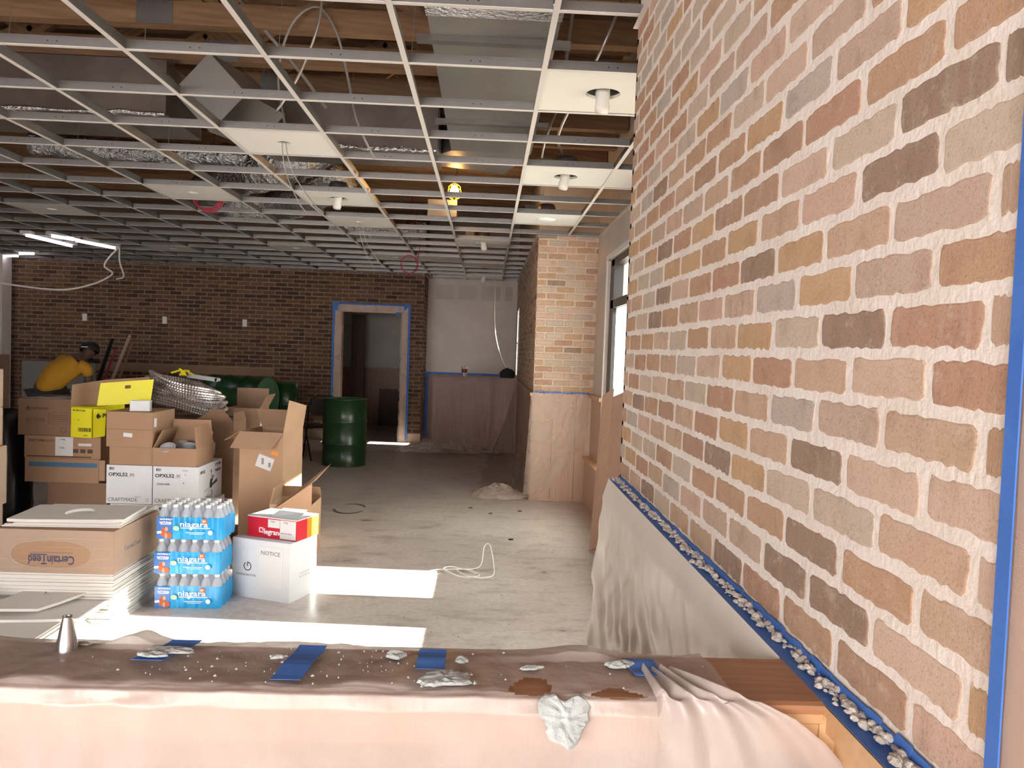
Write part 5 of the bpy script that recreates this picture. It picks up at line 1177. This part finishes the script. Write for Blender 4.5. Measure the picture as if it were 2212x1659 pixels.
splat('small white plaster lump beside the third ledge tape', -.022, 1.165, 1.116, .010, .009, .006, 7)
splat('white plaster lump beside the torn hole in the plastic', .083, 1.148, 1.115, .015, .008, .004, 8)
splat('pale plaster lump left of the speckled blue tape', -.293, 1.163, 1.117, .012, .008, .004, 9)
splat('grey plaster lump at the gathered plastic near the last tape', .215, 1.165, 1.116, .022, .014, .006, 10)
splat('thin white plaster smear far left on the ledge plastic', -.60, 1.205, 1.114, .014, .006, .002, 11)
m = MB()
for k in range(110):
    x = random.choice((random.uniform(-.52, .0), random.uniform(-.3, -.05), random.uniform(-.6, .35))); y = random.uniform(1.08, 1.21); s = random.choice((.0006, .0008, .0012, .0016, .0025)); z = 1.1145
    n0 = len(m.v); m.v += [(x + s * random.uniform(.6, 1.6) * math.cos(a), y + s * math.sin(a), z - .002) for a in [q * PI / 3 for q in range(6)]] + [(x, y, z + s * .2)]
    m.f += [(n0 + q, n0 + (q + 1) % 6, n0 + 6) for q in range(6)]; m.mi += [0] * 6
tag(m.build('plaster_crumbs', 'plaster'), 'white plaster crumbs scattered over the ledge plastic and tape', 'crumbs', kind='stuff')
# metal cone
t = thing('metal_cone', 'shiny metal cone tip standing on the ledge at lower left', 'cone', (-.611, 1.183, 1.112)); m = MB(); m.lathe([(.0155, 0), (.0150, .004), (.0142, .012), (.0062, .051), (.0058, .052), (.0052, .051), (.013, .006)], seg=32); m.build('cone_body', 'steel', t, True)
m = MB(); m.tube([(.0062 * math.cos(a * PI / 8), .0062 * math.sin(a * PI / 8), .051) for a in range(17)], .0009, 5); m.build('rim', 'grid_steel', t)

# tape and mortar droppings along the bottom of the near brick wall
m = MB()
for k in range(60):
    a, b = .80 + 2.22 * k / 60, .80 + 2.22 * (k + 1) / 60; j = random.uniform(-.003, .003)
    m.quad([(.519, a, 1.098 + j), (.519, b, 1.098 + j), (.5255, b, 1.122 + j), (.5255, a, 1.122 + j)]); m.quad([(.488, a, 1.1045), (.488, b, 1.1045), (.5195, b, 1.1035), (.5195, a, 1.1035)])
o = m.build('tape_strip', 'tape'); o.modifiers.new('thick', 'SOLIDIFY').thickness = .0006; tag(o, 'long blue tape along the bottom edge of the near brick wall', 'tape')
m = MB()
for k in range(620):
    y = .84 + 2.18 * (random.random() ** 1.2); s = random.choice((.002, .003, .004, .006, .0075)); x = .522 - abs(random.gauss(0, .009)); z = 1.108 + random.uniform(0, .008) + (.525 - x > 0) * 0
    n0 = len(m.v)
    for lat, hz in ((1.0, 0), (.8, .55), (.3, .95)):
        m.v += [(x + s * lat * random.uniform(.7, 1.3) * math.cos(q * PI / 3), y + s * 1.5 * lat * random.uniform(.7, 1.3) * math.sin(q * PI / 3), z - .004 + s * hz) for q in range(6)]
    for r in range(2):
        for q in range(6): m.f.append((n0 + r * 6 + q, n0 + r * 6 + (q + 1) % 6, n0 + r * 6 + 6 + (q + 1) % 6, n0 + r * 6 + 6 + q))
    m.f.append(tuple(n0 + 12 + q for q in range(6))); m.mi += [0] * 13
tag(m.build('mortar_crumbs', 'drop'), 'crusty mortar droppings along the blue tape under the brick wall', 'mortar', kind='stuff')
# milky drape hanging from that tape down to the floor
def f(u, v):
    y = 1.24 + 1.80 * u; z = 1.1045 - 1.094 * v; k = min(1, v * 3)
    sag = .035 * v * math.sin(y * 9 + 4 * nz_(y * 1.5, v * 2)) + .05 * v * (1 - v) * nz_(y * 5, v * 3, 2)
    dia = .012 * math.sin((y * 1.4 + v * 1.8) * 22 + 5 * nz_(y * 2, v * 2)) * k
    bulge = .015 + .05 * v * u
    return (.4885 - bulge * min(1, v * 15) - sag * .6 - dia * .7 - .012 * nz_(y * 17, v * 13, 4) * k, y + .03 * v * u, z)
tag(sheet('plastic_sheet', f, 150, 90, 'film_milky'), 'milky plastic drape hanging from the tape under the near brick wall', 'plastic sheet')
# end of the near wall: vertical tape and covered casing
m = MB(); m.box(.5195, .5215, .752, .7725, 1.10, 3.2); tag(m.build('tape_strip', 'tape'), 'tall vertical blue tape at the near end of the brick wall', 'tape')
m = MB(); m.box(.5275, .62, .48, .763, 0, 3.2); o = tag(m.build('trim_1', 'oak'), kind='structure')
def f(u, v): return (.5235 - .0015 * nz_(u * 6, v * 30) , .752 - .27 * u, 1.13 + 2.0 * v)
tag(sheet('plastic_sheet', f, 10, 60, 'film'), 'clear plastic covering the wood casing at the right edge', 'plastic sheet')

# lettering becomes plain mesh
bpy.context.view_layer.update(); dg = bpy.context.evaluated_depsgraph_get()
for o in [o for o in bpy.data.objects if o.type == 'FONT']:
    me = bpy.data.meshes.new_from_object(o.evaluated_get(dg)); n = o.name.split('.')[0]; p, ml = o.parent, o.matrix_local.copy()
    bpy.data.objects.remove(o); q = bpy.data.objects.new(n, me); COL.objects.link(q); q.parent = p; q.matrix_local = ml
